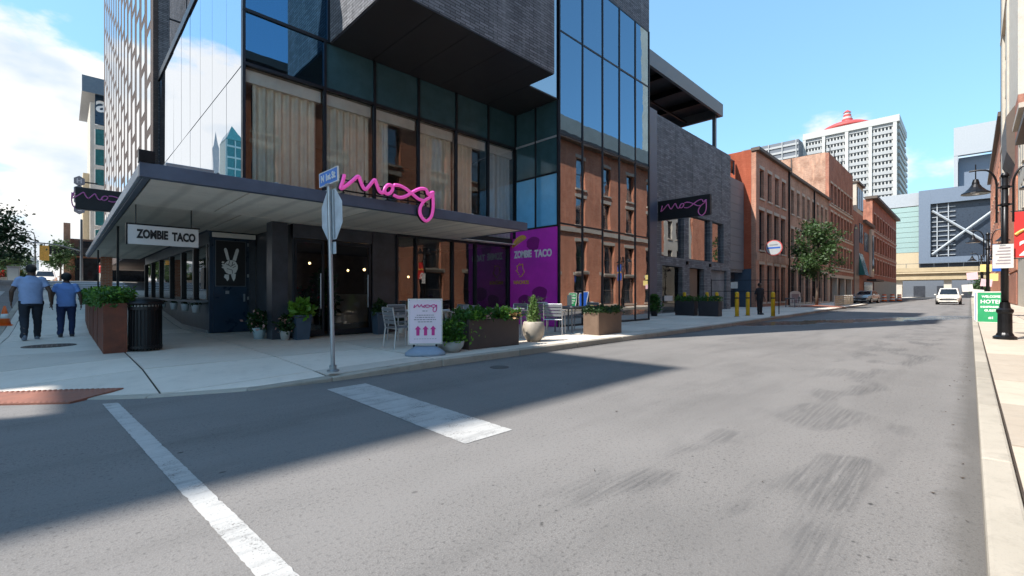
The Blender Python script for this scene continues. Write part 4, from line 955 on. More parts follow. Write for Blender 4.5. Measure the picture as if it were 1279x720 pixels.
# ------------------------------------------------------------------ beyond the side street, uphill on the left
OC = thing('office_across_side_street', 'tall office block across the side street that shades the corner', 'building', (-25, 30, 0))
wn = []
for r in range(7): wn += [(13.5+k*3.4, 15.3+k*3.4, 3.4+r*3.4, 5.6+r*3.4) for k in range(10)]
wn = [h for h in wn if not (h[0] < 14.4 and h[3] > 16.4 and h[2] < 19.9)]
obj('wall', wall_holes(lambda u, d, z: (-15-d, u, z), 11.6, 48, .12, 28.4, wn+[(12.15, 13.95, 17.0, 19.25)], .25), 'tan_brick', OC, world=True)  # extra slot in this unseen wall, shaped to throw a sunlit patch at the kerb
wbox('body', OC, 'tan_brick', -40, -15.4, 18.2, 47.9, .12, 28.35); wbox('body', OC, 'tan_brick', -40, -24.5, 11.62, 18.19, .12, 28.35); wbox('sun_gap_base', OC, 'tan_brick', -24.49, -15.4, 11.62, 18.19, .12, 16.8); wbox('sun_block_screen', OC, 'tan_brick', -24.49, -15.31, 11.62, 11.9, 16.81, 28.35)  # hollow corner and screen added so sun passes only through the slot
for h in wn[::1]: window(OC, lambda u, d, z: (-15-d, u, z), 'FO', *h, .25, 'window_dark', 'trim_white', 'lintel_stone')
TP = thing('pyramid_top_tower', 'slim teal glass tower with pyramid roof mirrored in the corner glass', 'tower', (-30, 150, 0))
wbox('body', TP, 'teal_glass_wall', -31.8, -27.4, 150, 158, 2, 45.5); mb = MB(); mb.v = [(-31.9, 149.8, 45.5), (-27.3, 149.8, 45.5), (-27.3, 158.2, 45.5), (-31.9, 158.2, 45.5), (-29.6, 154, 50.8)]; mb.f = [(0, 1, 4), (1, 2, 4), (2, 3, 4), (3, 0, 4), (3, 2, 1, 0)]; obj('roof', mb, 'teal_glass_wall', TP, world=True)
for k in range(13): wbox('floor_line', TP, 'arena_teal', -31.9, -27.3, 149.85, 149.99, 5+k*3.2, 5.5+k*3.2)
for x in (-31.85, -29.7, -27.6): wbox('corner_post', TP, 'arena_teal', x, x+.3, 149.75, 149.84, 2, 45.4)
OB = thing('pointed_spire', 'slim grey pointed spire mirrored in the corner glass', 'tower', (-24.8, 150, 0))
mb = MB(); mb.v = [(-25.6, 149.4, 2), (-24.2, 149.4, 2), (-24.2, 150.8, 2), (-25.6, 150.8, 2), (-25.5, 149.5, 42), (-24.3, 149.5, 42), (-24.3, 150.7, 42), (-25.5, 150.7, 42), (-24.9, 150.1, 47)]; mb.f = [(0, 1, 5, 4), (1, 2, 6, 5), (2, 3, 7, 6), (3, 0, 4, 7), (4, 5, 8), (5, 6, 8), (6, 7, 8), (7, 4, 8)]; obj('shaft', mb, 'tower_grey', OB, world=True)
FH = thing('glass_corner_hotel', 'tall glass and brick block with overhanging flat roof up the side street', 'building', (6, 90, 2))
wbox('body', FH, 'brown_brick', 4.6, 20, 90.2, 110, 2, 31.5); wbox('roof', FH, 'tower_grey', 2.1, 20, 88.6, 110, 31.5, 32.1); wbox('roof_edge', FH, 'steel_grey', 2.0, 20, 88.4, 88.59, 29.9, 32.2)
wbox('pale_edge', FH, 'pale_stone', 2.9, 3.4, 89.9, 100, 2, 29); wbox('top_panel', FH, 'navy_panel', 3.42, 9, 90.0, 90.19, 26, 31.4)
for k in range(7):
    wbox('window', FH, 'teal_glass_wall', 3.45, 8, 90.05, 90.19, 5.3+k*2.95, 7.6+k*2.95); wbox('floor_band', FH, 'pale_stone', 3.42, 9, 89.98, 90.18, 7.65+k*2.95, 8.2+k*2.95)
lettering('roof_letter', 'a', 3.4, 'print_white', FH, Vector((4.2, 89.9, 28.9))-wpos(FH), bold=.06)
wbox('side_wing', FH, 'tan_cladding', 2.2, 2.88, 92, 99, 2, 19)
FB = thing('brick_tavern', 'low brick tavern with dark awning at the uphill corner', 'building', (4, 62, 2))
wbox('wall', FB, 'red_brick', .6, 14, 62, 75, 2, 6.6); wbox('awning', FB, 'print_black', -.9, 8, 59.8, 61.98, 4.9, 5.6); wbox('shopfront', FB, 'window_dark', .9, 8, 61.9, 61.99, 2.3, 4.7)
wbox('pier', FB, 'tan_brick', .1, .58, 61, 63, 2, 8)
for k in range(3): wbox('window', FB, 'window_dark', 1.2+k*2, 2.2+k*2, 61.92, 61.99, 5.7, 6.4)
LB = thing('far_low_building', 'long low pale building across the uphill street', 'building', (-20, 120, 2)); wbox('wall', LB, 'tower_grey', -60, -3.5, 125, 140, 2, 8)
for k in range(12): wbox('window', LB, 'window_dark', -8-k*4, -6-k*4, 124.9, 124.99, 3, 6)
# ------------------------------------------------------------------ signs
MX = [[(3.86, 3.52), (3.83, 3.39), (3.79, 3.25), (3.88, 3.3), (4.01, 3.42), (4.14, 3.54), (4.19, 3.45), (4.24, 3.35), (4.3, 3.31), (4.38, 3.4), (4.49, 3.53), (4.54, 3.44), (4.6, 3.32), (4.67, 3.3), (4.72, 3.39), (4.78, 3.47), (4.87, 3.48), (4.9, 3.42), (4.85, 3.33), (4.77, 3.29), (4.71, 3.34), (4.74, 3.43), (4.82, 3.49)],
      [(4.93, 3.5), (5.06, 3.51), (5.21, 3.47), (5.36, 3.39), (5.52, 3.3), (5.65, 3.28)],
      [(4.92, 3.29), (5.06, 3.26), (5.21, 3.31), (5.36, 3.41), (5.51, 3.5), (5.63, 3.54), (5.73, 3.53), (5.78, 3.44), (5.88, 3.49), (5.91, 3.49), (5.81, 3.37), (5.67, 3.27), (5.57, 3.1), (5.59, 2.94), (5.72, 2.84), (5.86, 2.95), (5.91, 3.15), (5.91, 3.35), (5.9, 3.48)]]
MC = (4.85, 3.35)
def script(f, r, k=1, n=7, seg=8):
    mb = MB()
    for st in MX: mb.tube([f((x-MC[0])*k, (z-MC[1])*k) for x, z in [(p.x, p.y) for p in spline([(a, b, 0) for a, b in st], n)]], r, seg)
    return mb
ms = thing('script_sign', 'large pink script sign reading moxy on the canopy edge', 'sign', (4.85, 8.5, 3.36))
obj('letters', script(lambda u, v: (u, -.02, v-.01), .036), 'pink_tube', ms, smooth=True)
obj('backing', script(lambda u, v: (u, .045, v-.01), .042, seg=6), 'black_metal', ms)
mb = MB().box(-1.0, 1.0, .08, .11, -.13, -.105).box(-1.05, .95, .08, .11, .08, .10)
for x in (-.95, -.5, 0, .5, .95): mb.box(x-.012, x+.012, .08, .34, -.175, -.15).box(x-.012, x+.012, .112, .13, -.175, .16)
obj('frame', mb, 'black_metal', ms)
def blade(loc, rz, label, length=2.8, sd=1):
    t = thing('blade_sign', label, 'sign', loc, rz, 'black box signs with pink script')
    obj('box', MB().box(-length/2, length/2, -.11, .11, 0, 1.03), 'print_black', t, bevel=.01)
    obj('rim', MB().box(-length/2-.02, length/2+.02, -.06, .06, -.02, -.001).box(-length/2-.02, length/2+.02, -.06, .06, 1.031, 1.05), 'steel_grey', t)
    for s_ in (-1, 1):
        obj('letters', script(lambda u, v: (u*-s_ if s_ > 0 else u, s_*.125, .58+v), .028, 1.15, 5, 6), 'pink_dim', t, smooth=True)
    for z in (.2, .75): obj('bracket', MB().box(sd*length/2, sd*(length/2+.35), -.05, .05, z, z+.1), 'black_metal', t)
    return t
blade((23.2, 10.6, 5.2), R(-90), 'black box sign with pink script moxy hanging above the annex window', sd=-1)
blade((1.55, 30.2, 5.3), 0, 'dark box sign with pink script partly hidden behind the canopy corner', 2.2)
# hanging restaurant board
zs = thing('hanging_board', 'grey white hanging board reading ZOMBIE TACO under the canopy', 'sign', (1.475, 11.5, 2.20))
obj('board', MB().box(-.575, .575, -.03, .03, 0, .38), 'sign_white', zs, bevel=.006); obj('frame', MB().box(-.6, .6, -.025, .025, .381, .41).box(-.6, -.576, -.035, .035, -.01, .38), 'black_metal', zs)
lettering('lettering', 'ZOMBIE', .23, 'print_black', zs, (-.19, -.034, .20), bold=.011, width=.50); lettering('lettering', 'TACO', .23, 'print_black', zs, (.32, -.034, .185), bold=.011, width=.40)
for x in (-.45, .45): obj('hanger', MB().tube([(x, 0, .40), (x, 0, .775)], .012, 6), 'black_metal', zs)
# lettering and drawings on the magenta wall (they face -X)
gw = [o for o in bpy.data.objects if o.name.startswith('graphic_wall')][0]
def gput(mb, mat, name): return obj(name, mb, mat, gw, world=True)
def yz(y, z): return (11.528, y, z)
def gpoly(pts, d=.0): m_ = MB(); m_.prism([(p[0], p[1]) for p in pts], 11.524-d, 11.532-d, 'x'); return m_
Wc = wpos(gw)
me_rot = (R(90), 0, R(-90))
lettering('lettering', 'ZOMBIE', .34, 'print_white', gw, Vector((11.528, 11.10, 2.60))-Wc, me_rot, bold=.014, width=.86)
lettering('lettering', 'TACO', .34, 'print_white', gw, Vector((11.528, 10.15, 2.58))-Wc, me_rot, bold=.014, width=.78)
lettering('lettering', 'NACHOS', .17, 'taco_yellow', gw, Vector((11.528, 11.18, 1.62))-Wc, me_rot, bold=.008, width=.75)
gput(gpoly([(11.62, 2.86)]+[(11.28+.36*math.cos(R(a)), 3.0+.26*math.sin(R(a))+.25*math.cos(R(a))*-.5) for a in range(20, 190, 17)]), 'taco_yellow', 'taco_shell')
gput(gpoly([(11.55, 2.93)]+[(11.28+.25*math.cos(R(a)), 3.0+.14*math.sin(R(a))-.12*math.cos(R(a))) for a in range(20, 190, 24)], .006), 'petal_peach', 'taco_filling')
mb = MB()
for k in range(9):
    a = k*.7; p = (11.22+.22*math.cos(a)*(.6+.4*(k % 2)), 2.06+.24*math.sin(a)*(.7+.3*(k % 3 == 0)))
    q = (11.22+.22*math.cos(a+.7)*(.6+.4*((k+1) % 2)), 2.06+.24*math.sin(a+.7)); mb.tube([yz(*p), yz(*q)], .018, 5)
gput(mb, 'taco_yellow', 'line_drawing')
for c in ((10.6, 2.95, .30), (10.3, 1.2, .34), (11.0, .95, .3)): gput(gpoly([(c[0]+c[2]*math.cos(R(a))*(1+.15*math.sin(a)), c[1]+c[2]*.8*math.sin(R(a))) for a in range(0, 360, 20)], -.004), 'magenta_dark', 'dark_motif')
# stop sign seen from behind, with a street name plate
sg = thing('stop_sign', 'back of a grey octagonal stop sign on a leaning pole with blue name plate', 'street sign', (2.76, 6.43, .12))
sg.rotation_euler = (R(0), R(-1.3), 0)
obj('pole', MB().tube([(0, 0, 0), (0, 0, 2.66)], .03, 12), 'galvanised', sg); obj('base', MB().lathe([(.085, 0), (.085, .02), (.05, .03), (.05, .09)], seg=16), 'galvanised', sg, smooth=False)
mb = MB(); mb.prism([(.37*math.cos(R(22.5+45*k)), 2.24+.385*math.sin(R(22.5+45*k))) for k in range(8)], .030, .034, 'x'); obj('octagon', mb, 'sign_back', sg)
mb = MB()
for y in (-.1, .1): mb.box(.018, .029, y-.012, y+.012, 1.9, 2.58)
obj('rib', mb, 'galvanised', sg); obj('small_plate', MB().box(.03, .034, -.12, .12, 1.68, 1.85), 'sign_back', sg)
for z in (2.05, 2.42): obj('bolt', MB().lathe([(.02, 0), (.02, .02)], 0, 0, 8), 'galvanised', sg, loc=(.0, 0, z), rot=(0, R(-90), 0))
np_ = obj('name_plate', MB().box(-.008, .008, -.30, .30, 2.68, 2.86), 'street_blue', sg); obj('plate_border', MB().box(-.01, .01, -.315, -.301, 2.67, 2.87).box(-.01, .01, .301, .315, 2.67, 2.87).box(-.01, .01, -.30, .30, 2.667, 2.679).box(-.01, .01, -.30, .30, 2.861, 2.873), 'print_white', np_)
lettering('lettering', 'N 1st St', .13, 'print_white', np_, (-.011, 0, 2.77), me_rot, bold=.005, width=.48); obj('clamp', MB().box(-.04, .04, -.05, .05, 2.64, 2.675), 'galvanised', sg)

# pavement board in front of the entrance
ab = thing('pavement_board', 'white and pink moxy pavement board with three arrows on grey rubber base', 'sign board', (4.66, 6.93, .12), R(-34))
mb = MB(); mb.loft([(0, 0, 0, .36, .20), (0, 0, .05, .36, .20), (0, 0, .10, .30, .13), (0, 0, .16, .2, .06)], 20); obj('base', mb, 'rubber_grey', ab, smooth=True)
mb = MB(); mb.prism([(-.27, .22), (.27, .22), (.285, .24), (.285, .98), (.27, 1.0), (-.27, 1.0), (-.285, .98), (-.285, .24)], -.02, .02); bd = obj('board', mb, 'sign_pink_white', ab)
mb = MB()
for a, b, c, d in ((-.29, .29, 1.001, 1.02), (-.29, .29, .20, .219)): mb.box(a, b, -.03, .03, c, d)
for x in (-.305, .286): mb.box(x, x+.019, -.03, .03, .2, 1.02)
obj('frame', mb, 'alu', ab); obj('spring', MB().cyl(-.2, 0, .1, .2, .02).cyl(.2, 0, .1, .2, .02), 'black_metal', ab)
obj('lettering', script(lambda u, v: (u, -.026, .88+v), .0075, .19, 4, 5), 'sign_pink', bd)
for x in (-.13, .005, .14):
    mb = MB(); mb.prism([(x-.028, .36), (x+.028, .36), (x+.028, .47), (x+.055, .47), (x, .535), (x-.055, .47), (x-.028, .47)], -.026, -.0205); obj('arrow', mb, 'sign_pink', bd)
rn = random.Random(3); mb = MB()
for z, w_ in ((.725, .30), (.685, .36), (.645, .40), (.605, .26), (.80, .1)):
    x = -w_/2
    while x < w_/2: l = rn.uniform(.015, .05); mb.box(x, min(x+l, w_/2), -.024, -.0205, z-.007, z+.007); x += l+.012
for k in range(9): mb.box(-.2+k*.046, -.2+k*.046+.03, -.024, -.0205, .295, .303)
o = obj('small_print', mb, 'print_grey', bd); o['kind'] = 'stuff'

# ------------------------------------------------------------------ planting
def foliage_box(x0, x1, y0, y1, z0, z1, n, size, seed, shape=None):
    rn = random.Random(seed); pts = []
    while len(pts) < n:
        x, y, z = rn.uniform(x0, x1), rn.uniform(y0, y1), rn.uniform(z0, z1)
        t = (z-z0)/(z1-z0); bump = .55+.45*(.5+.5*math.sin(x*9+seed)*math.cos(y*11+seed*2))
        if t > bump: continue
        if shape and not shape(x, y, t): continue
        pts.append((x, y, z))
    return leaves(pts, size, rn)
def trough(name, label, x0, x1, y0, y1, h, mat, leafmat, cat='planter', hl=.25, n=900, size=.09, seed=1, z=.12, group=None, flowers=None):
    t = thing(name, label, cat, ((x0+x1)/2, (y0+y1)/2, z), group=group); w_, d = (x1-x0)/2, (y1-y0)/2
    mb = MB(); mb.box(-w_, w_, -d, -d+.03, 0, h).box(-w_, w_, d-.03, d, 0, h).box(-w_, -w_+.03, -d+.03, d-.03, 0, h).box(w_-.03, w_, -d+.03, d-.03, 0, h).box(-w_+.03, w_-.03, -d+.03, d-.03, 0, .05)
    obj('box', mb, mat, t, bevel=.006); obj('soil', MB().box(-w_+.031, w_-.031, -d+.031, d-.031, .05, h-.05), 'soil', t)
    o = obj('foliage', foliage_box(-w_-.04, w_+.04, -d-.04, d+.04, h-.03, h+hl, n, size, seed), leafmat, t); o['kind'] = 'stuff'
    if flowers:
        for fm, x_, nn in flowers: o = obj('blossom', foliage_box(x_-.16, x_+.16, -d-.05, d, h-.02, h+hl*.8, nn, size*.8, seed+7), fm, t); o['kind'] = 'stuff'
    return t
trough('brown_trough', 'dark brown trough of leafy plants with peach blossoms by the kerb', 5.68, 7.08, 6.93, 7.42, .60, 'planter_brown', 'leaf_green', hl=.22, n=1500, size=.10, seed=2, flowers=[('petal_peach', .55, 130), ('leaf_bright', .2, 160), ('leaf_bright', -.45, 220), ('petal_pink', -.3, 40)])
trough('bronze_trough', 'bronze trough with clipped green hedge near the glass tower', 10.12, 11.25, 6.95, 7.45, .60, 'planter_bronze', 'leaf_dark', hl=.19, n=2200, size=.06, seed=4, flowers=[('leaf_green', .2, 300), ('leaf_green', -.3, 300)])
trough('black_trough', 'black trough with low plants nearest the annex doors', 22.2, 22.65, 9.62, 10.6, .74, 'planter_black', 'leaf_green', hl=.28, n=500, size=.10, seed=6, group='black troughs beside the bollards')
trough('black_trough', 'black trough with low plants nearest the yellow bollards', 22.35, 22.8, 8.5, 9.48, .74, 'planter_black', 'leaf_green', hl=.28, n=500, size=.10, seed=8, group='black troughs beside the bollards')
ct = thing('rusty_planter', 'long rust coloured steel planter with a clipped green hedge on the left', 'planter', (.7, 16, .12))
mb = MB(); mb.box(.54, .56, 11.26, 20.5, .12, 1.05).box(.86, .88, 11.26, 20.5, .12, 1.05).box(.561, .859, 11.26, 11.28, .12, 1.05).box(.561, .859, 20.48, 20.5, .12, 1.05); obj('box', mb, 'corten', ct, world=True)
obj('soil', MB().box(.562, .858, 11.29, 20.47, .2, 1.0), 'soil', ct, world=True)
for k in range(1, 5): obj('seam', MB().box(.533, .539, 11.26+k*1.84, 11.28+k*1.84, .12, 1.05), 'corten', ct, world=True)
o = obj('hedge', foliage_box(.42, 1.0, 11.2, 20.5, 1.0, 1.36, 9000, .085, 11), 'leaf_green', ct, world=True); o['kind'] = 'stuff'
o = obj('new_growth', foliage_box(.42, .98, 11.2, 16, 1.15, 1.38, 1100, .07, 12), 'leaf_bright', ct, world=True); o['kind'] = 'stuff'
def potted(name, label, loc, prof, mat, leafmat, n, rad, h0, h1, size, seed, cone=False, seg=20, square=False, extra=None, group=None):
    t = thing(name, label, 'plant', loc, group=group); mb = MB().lathe(prof, seg=seg); p = obj('pot', mb, mat, t, smooth=not square)
    if square: p.rotation_euler = (0, 0, R(45))
    top = prof[-1]; obj('soil', MB().lathe([(max(r_ for r_, z_ in prof)*.86, 0), (max(r_ for r_, z_ in prof)*.84, .02)], seg=14, z=max(z_ for r_, z_ in prof)-.06), 'soil', t)
    rn = random.Random(seed); pts = []
    while len(pts) < n:
        z = rn.uniform(0, 1); r_ = rad*((1-z)**.8+.05) if cone else rad*math.sqrt(max(0, 1-(2*z-.75)**2/1.6))
        a = rn.uniform(0, 6.283); q = r_*math.sqrt(rn.random())*(.8+.2*math.sin(a*3+z*9+seed)); pts.append((q*math.cos(a), q*math.sin(a), h0+(h1-h0)*z))
    o = obj('foliage', leaves(pts, size, rn), leafmat, t); o['kind'] = 'stuff'
    if extra:
        pts = [(rn.gauss(0, rad*.6), rn.gauss(0, rad*.6), rn.uniform(h0, h1)) for _ in range(extra[1])]; o = obj('blossom', leaves(pts, size*.7, rn), extra[0], t); o['kind'] = 'stuff'
    obj('stem', MB().tube([(0, 0, h0-.15), (.01, 0, (h0+h1)/2)], .014, 6), 'trunk_bark', t)
    return t
bowlp = [(.02, 0), (.16, 0), (.24, .10), (.26, .20), (.24, .21)]
b1 = potted('bowl_plant', 'low grey bowl of bright green ferny plants beside the pavement board', (5.30, 7.02, .12), bowlp, 'clay_grey', 'leaf_green', 900, .30, .18, .58, .10, 21, extra=('leaf_bright', 260))
roundp = [(.02, 0), (.15, 0), (.24, .14), (.265, .30), (.24, .44), (.22, .46)]
potted('round_pot', 'round tan stone pot with a conical dwarf conifer', (7.82, 7.18, .12), roundp, 'clay_tan', 'leaf_pale', 1900, .20, .42, 1.04, .055, 22, cone=True, extra=('leaf_green', 420))
sq = [(.02, 0), (.20, 0), (.265, .58), (.25, .60), (.24, .58)]
potted('tall_planter', 'tall slate blue tapered planter with bright leaves left of the doors', (4.12, 11.42, .12), sq, 'planter_blue', 'leaf_bright', 330, .30, .54, .88, .17, 23, seg=4, square=True, group='tall slate blue planters')
potted('tall_planter', 'tall slate blue tapered planter with dull leaves right of the doors', (6.22, 11.42, .12), sq, 'planter_blue', 'leaf_dark', 240, .22, .54, .86, .14, 24, seg=4, square=True, group='tall slate blue planters')
bk = [(.02, 0), (.11, 0), (.15, .26), (.155, .28), (.145, .28)]
potted('bucket_plant', 'pale blue bucket of dark leaves and pink blooms beside the hand poster door', (3.44, 12.30, .12), bk, 'bucket_blue', 'leaf_dark', 420, .30, .24, .66, .12, 25, extra=('petal_pink', 34))
potted('bucket_plant', 'small pale bucket with pinkish flowers left of the tall blue planter', (3.78, 11.50, .12), [(a*.8, b*.8) for a, b in bk], 'clay_grey', 'leaf_dark', 260, .22, .2, .56, .10, 26, extra=('petal_pink', 40))
potted('bucket_plant', 'small white pot with dark bushy plant behind the pavement board', (6.80, 11.30, .12), [(a*.85, b*.85) for a, b in bk], 'bucket_white', 'leaf_dark', 300, .22, .2, .62, .10, 27, extra=('petal_red', 14))
potted('bushy_pot', 'green bushy pot at the foot of the annex column', (20.6, 10.9, .12), [(a*1.3, b*1.2) for a, b in bk], 'planter_black', 'leaf_green', 600, .40, .25, 1.0, .14, 28)
for k, y in enumerate((15.6, 17.2, 19.2, 21.6)):
    potted('wall_bucket', ['white bucket nearest the hand poster door on the bar front', 'white bucket second from the hand poster door on the bar front', 'white bucket third from the hand poster door on the bar front', 'white bucket farthest from the hand poster door on the bar front'][k], (2.72, y, .68), [(a*.75, b*.8) for a, b in bk], 'bucket_white', 'leaf_dark', 60, .12, .2, .32, .08, 40+k, group='white buckets hung on the bar front')
potted('lobby_plant', 'leafy indoor plant behind the glass entrance doors', (5.35, 13.2, .15), [(a*1.6, b*1.6) for a, b in bk], 'planter_black', 'leaf_green', 500, .45, .4, 1.7, .2, 45)
potted('lobby_plant', 'reddish indoor plant behind the left glass door', (4.6, 12.9, .15), [(a*1.3, b*2.2) for a, b in bk], 'bucket_white', 'leaf_dark', 300, .3, .55, 1.2, .14, 46, extra=('petal_red', 80))
# tree kind
def tree(name, label, loc, trunk_h, crown_h, rx, n, size, leafmat, seed, r0=.11, z0=None, group=None):
    t = thing(name, label, 'tree', loc, group=group); rn = random.Random(seed); mb = MB(); tips = []
    lean = (rn.uniform(-.1, .1), rn.uniform(-.1, .1))
    top = Vector((lean[0]*3, lean[1]*3, trunk_h+crown_h*.75)); mb.tube([(0, 0, 0), (lean[0], lean[1], trunk_h*.6), (lean[0]*1.8, lean[1]*1.8, trunk_h), tuple(top)], .1, 9, rr=[r0*1.25, r0*.9, r0*.75, r0*.15])
    for k in range(13):
        f = rn.uniform(0, 1)**.8; z = trunk_h*.85+crown_h*.62*f; a = k*2.4+rn.uniform(-.4, .4); reach = rx*(.95-.55*f)*rn.uniform(.7, 1.05)
        p0 = Vector((lean[0]*1.8, lean[1]*1.8, z)); p1 = p0+Vector((math.cos(a)*reach*.55, math.sin(a)*reach*.55, crown_h*.10)); p2 = p0+Vector((math.cos(a)*reach, math.sin(a)*reach, crown_h*rn.uniform(.10, .26)))
        mb.tube([p0, p1, p2], .03, 6, rr=[r0*.42, r0*.26, r0*.08]); tips += [p1*.5+p2*.5, p2, p1]
    tips.append(top)
    for _ in range(26):
        a = rn.uniform(0, 6.28); v_ = rn.uniform(.08, 1); q = rx*math.sqrt(rn.random())*math.sqrt(max(.05, 1-(2*v_-.8)**2*.6)); tips.append(Vector((q*math.cos(a), q*math.sin(a), trunk_h*.95+crown_h*v_)))
    obj('trunk', mb, 'trunk_bark', t, smooth=True); pts = []
    for k in range(n):
        c = tips[rn.randrange(len(tips))]; s_ = rx*.155*rn.choice((.6, 1, 1.3)); p = c+Vector((rn.gauss(0, s_), rn.gauss(0, s_), rn.gauss(0, s_*.75))); pts.append(p)
    o = obj('crown', leaves(pts, size, rn, up=-.1), leafmat, t); o['kind'] = 'stuff'; return t
tree('street_tree', 'leafy dark green street tree in front of the brick row', (44.5, 9.0, .12), 2.2, 5.2, 1.85, 7000, .21, 'leaf_street', 31)
tb = thing('tree_bed', 'reddish mulch bed around the street tree', 'tree bed', (44.5, 9.0, .12)); mb = MB(); rn = random.Random(9); pr = [(1.9+.3*rn.random(), 0), (1.6, .06), (.8, .12), (.1, .15)]; obj('mulch', MB().lathe(pr, seg=18), 'tactile_red', tb, smooth=True)
tree('corner_tree', 'leafy tree overhanging from the left edge behind the walkers', (-3.0, 40, 2.0), 1.0, 3.2, 1.9, 4200, .20, 'leaf_tree', 33)
tree('round_tree', 'small round green tree on the uphill corner', (-.1, 60, 2.17), 1.1, 2.8, 1.25, 3600, .20, 'leaf_far', 34, r0=.09)
for k, (x, y, h_) in enumerate(((-5.5, 95, 4.5), (-8.5, 105, 5.5))): tree('distant_tree', ['pale green distant tree nearest the traffic signal', 'pale green distant tree behind the leaf overhang at left'][k], (x, y, 2.1), 1.2, h_, 2.6, 2600, .34, 'leaf_far', 50+k, group='distant trees up the side street')
for k, (x, y) in enumerate(((150, -6.0), (158, -1.5))): tree('roadside_tree', ['small dull green tree left of the bridge pier on the right', 'small dull green tree under the bridge by the kerb'][k], (x, y, .0), 1.2, 3.8, 2.2, 1500, .4, 'leaf_far', 60+k, group='small trees by the bridge')
tree('sidewalk_tree', 'tree beside the camera whose shadow falls on the right pavement', (.3, -2.15, .12), 4.2, 3.4, 2.5, 5000, .18, 'leaf_tree', 71)

# ------------------------------------------------------------------ street furniture
bn = thing('litter_bin', 'black slatted metal litter bin beside the rusty planter', 'bin', (1.16, 11.35, .12)); w_ = .27
obj('liner', MB().lathe([(.225, .04), (.235, .86)], seg=20), 'print_black', bn); mb = MB()
for k in range(28):
    a = 2*math.pi*k/28; c_, s_ = math.cos(a), math.sin(a); sl = MB().box(-.009, .009, .245, .26, .03, .90)
    sl.v = [(x*c_-y*s_, x*s_+y*c_, z) for x, y, z in sl.v]; obj('slat', sl, 'black_metal', bn)
obj('hoop', MB().lathe([(.268, .06), (.268, .11), (.245, .11)], seg=28).lathe([(.268, .80), (.268, .86), (.245, .86)], seg=28), 'black_metal', bn)
obj('lid', MB().lathe([(.29, .90), (.30, .93), (.26, .99), (.16, 1.02), (.15, 1.0)], seg=28), 'black_metal', bn, smooth=True); obj('bag_edge', MB().lathe([(.24, .862), (.25, .885), (.235, .897)], seg=22), 'cloth_white', bn)
# chairs and tables of the pavement cafe
def make_chair():
    t = thing('patio_chair', 'chair', 'chair', group='grey slatted patio chairs')
    for s_ in (-1, 1):
        obj('leg', MB().tube([(s_*.26, .24, 0), (s_*.25, .22, .64)], .015, 8), 'alu', t); obj('leg', MB().tube([(s_*.26, -.27, 0), (s_*.25, -.22, .42), (s_*.25, -.29, .82)], .015, 8), 'alu', t)
        obj('armrest', MB().box(s_*.27-.025, s_*.27+.025, -.24, .26, .64, .665), 'alu', t, bevel=.005)
    for k in range(5): obj('seat_slat', MB().box(-.235, .235, -.2+k*.09, -.12+k*.09, .42, .437), 'slat_grey', t)
    for k in range(4): mb = MB(); zz = .5+k*.085; y0 = -.235-(zz-.45)*.16; mb.box(-.24, .24, y0-.008, y0+.008, zz, zz+.07); obj('back_slat', mb, 'slat_grey', t)
    obj('rail', MB().tube([(-.25, .22, .41), (.25, .22, .41)], .012, 6).tube([(-.25, -.22, .41), (.25, -.22, .41)], .012, 6).tube([(-.25, -.285, .83), (.25, -.285, .83)], .013, 6), 'alu', t)
    return t
ch0 = make_chair(); first = True
for x, y, a, lb in ((4.95, 8.25, -95, 'patio chair half hidden behind the pink and white pavement board'), (6.95, 9.1, 85, 'patio chair behind the left end of the brown trough'), (5.9, 9.75, 180, 'patio chair backed against the shop window behind the board'),
                    (7.0, 8.15, -80, 'patio chair behind the peach blossoms of the brown trough'), (8.75, 8.75, 95, 'patio chair between the white table and the magenta wall'), (9.55, 8.0, -60, 'patio chair in front of the magenta wall, left of the dark table'),
                    (11.35, 8.25, 80, 'patio chair beside the bronze trough, right of the dark table'), (10.5, 9.05, 175, 'patio chair tucked behind the dark table by the tower glass'), (40.6, 9.6, 30, 'patio chair left of the street tree'), (46.6, 9.4, 200, 'patio chair right of the street tree by the slatted fence')):
    if first: ch0.location = (x, y, .12); ch0.rotation_euler = (0, 0, R(a)); ch0['label'] = lb; first = False
    else: copy_tree(ch0, None, (x, y, .12), R(a), lb)
def make_table(mat): 
    t = thing('patio_table', 'table', 'table', group='square patio tables')
    obj('table_top', MB().box(-.36, .36, -.36, .36, .715, .745), mat, t, bevel=.006)
    for sx_ in (-1, 1):
        for sy_ in (-1, 1): obj('leg', MB().tube([(sx_*.31, sy_*.31, 0), (sx_*.29, sy_*.29, .714)], .022, 8), 'alu' if mat == 'table_white' else mat, t)
    obj('apron', MB().box(-.31, .31, -.31, -.29, .66, .714).box(-.31, .31, .29, .31, .66, .714).box(-.31, -.29, -.289, .289, .66, .714).box(.29, .31, -.289, .289, .66, .714), 'alu' if mat == 'table_white' else mat, t)
    return t
t1 = make_table('table_white'); t1.location = (7.85, 8.2, .12); t1['label'] = 'white patio table between the brown trough and round pot'
copy_tree(t1, None, (5.95, 8.75, .12), R(4), 'white patio table behind the pavement board')
t2 = make_table('slat_grey'); t2.location = (10.5, 8.2, .12); t2['label'] = 'dark grey patio table in front of the magenta wall corner'
copy_tree(t2, None, (41.6, 10.2, .12), R(10), 'small dark patio table left of the street tree')
mc = thing('menu_card', 'pale green menu card standing on the dark table', 'menu', (10.6, 8.3, .866)); obj('card', MB().box(-.1, .1, -.006, .006, 0, .32), 'arena_teal', mc); obj('foot', MB().box(-.08, .08, -.04, .04, 0, .012), 'alu', mc)
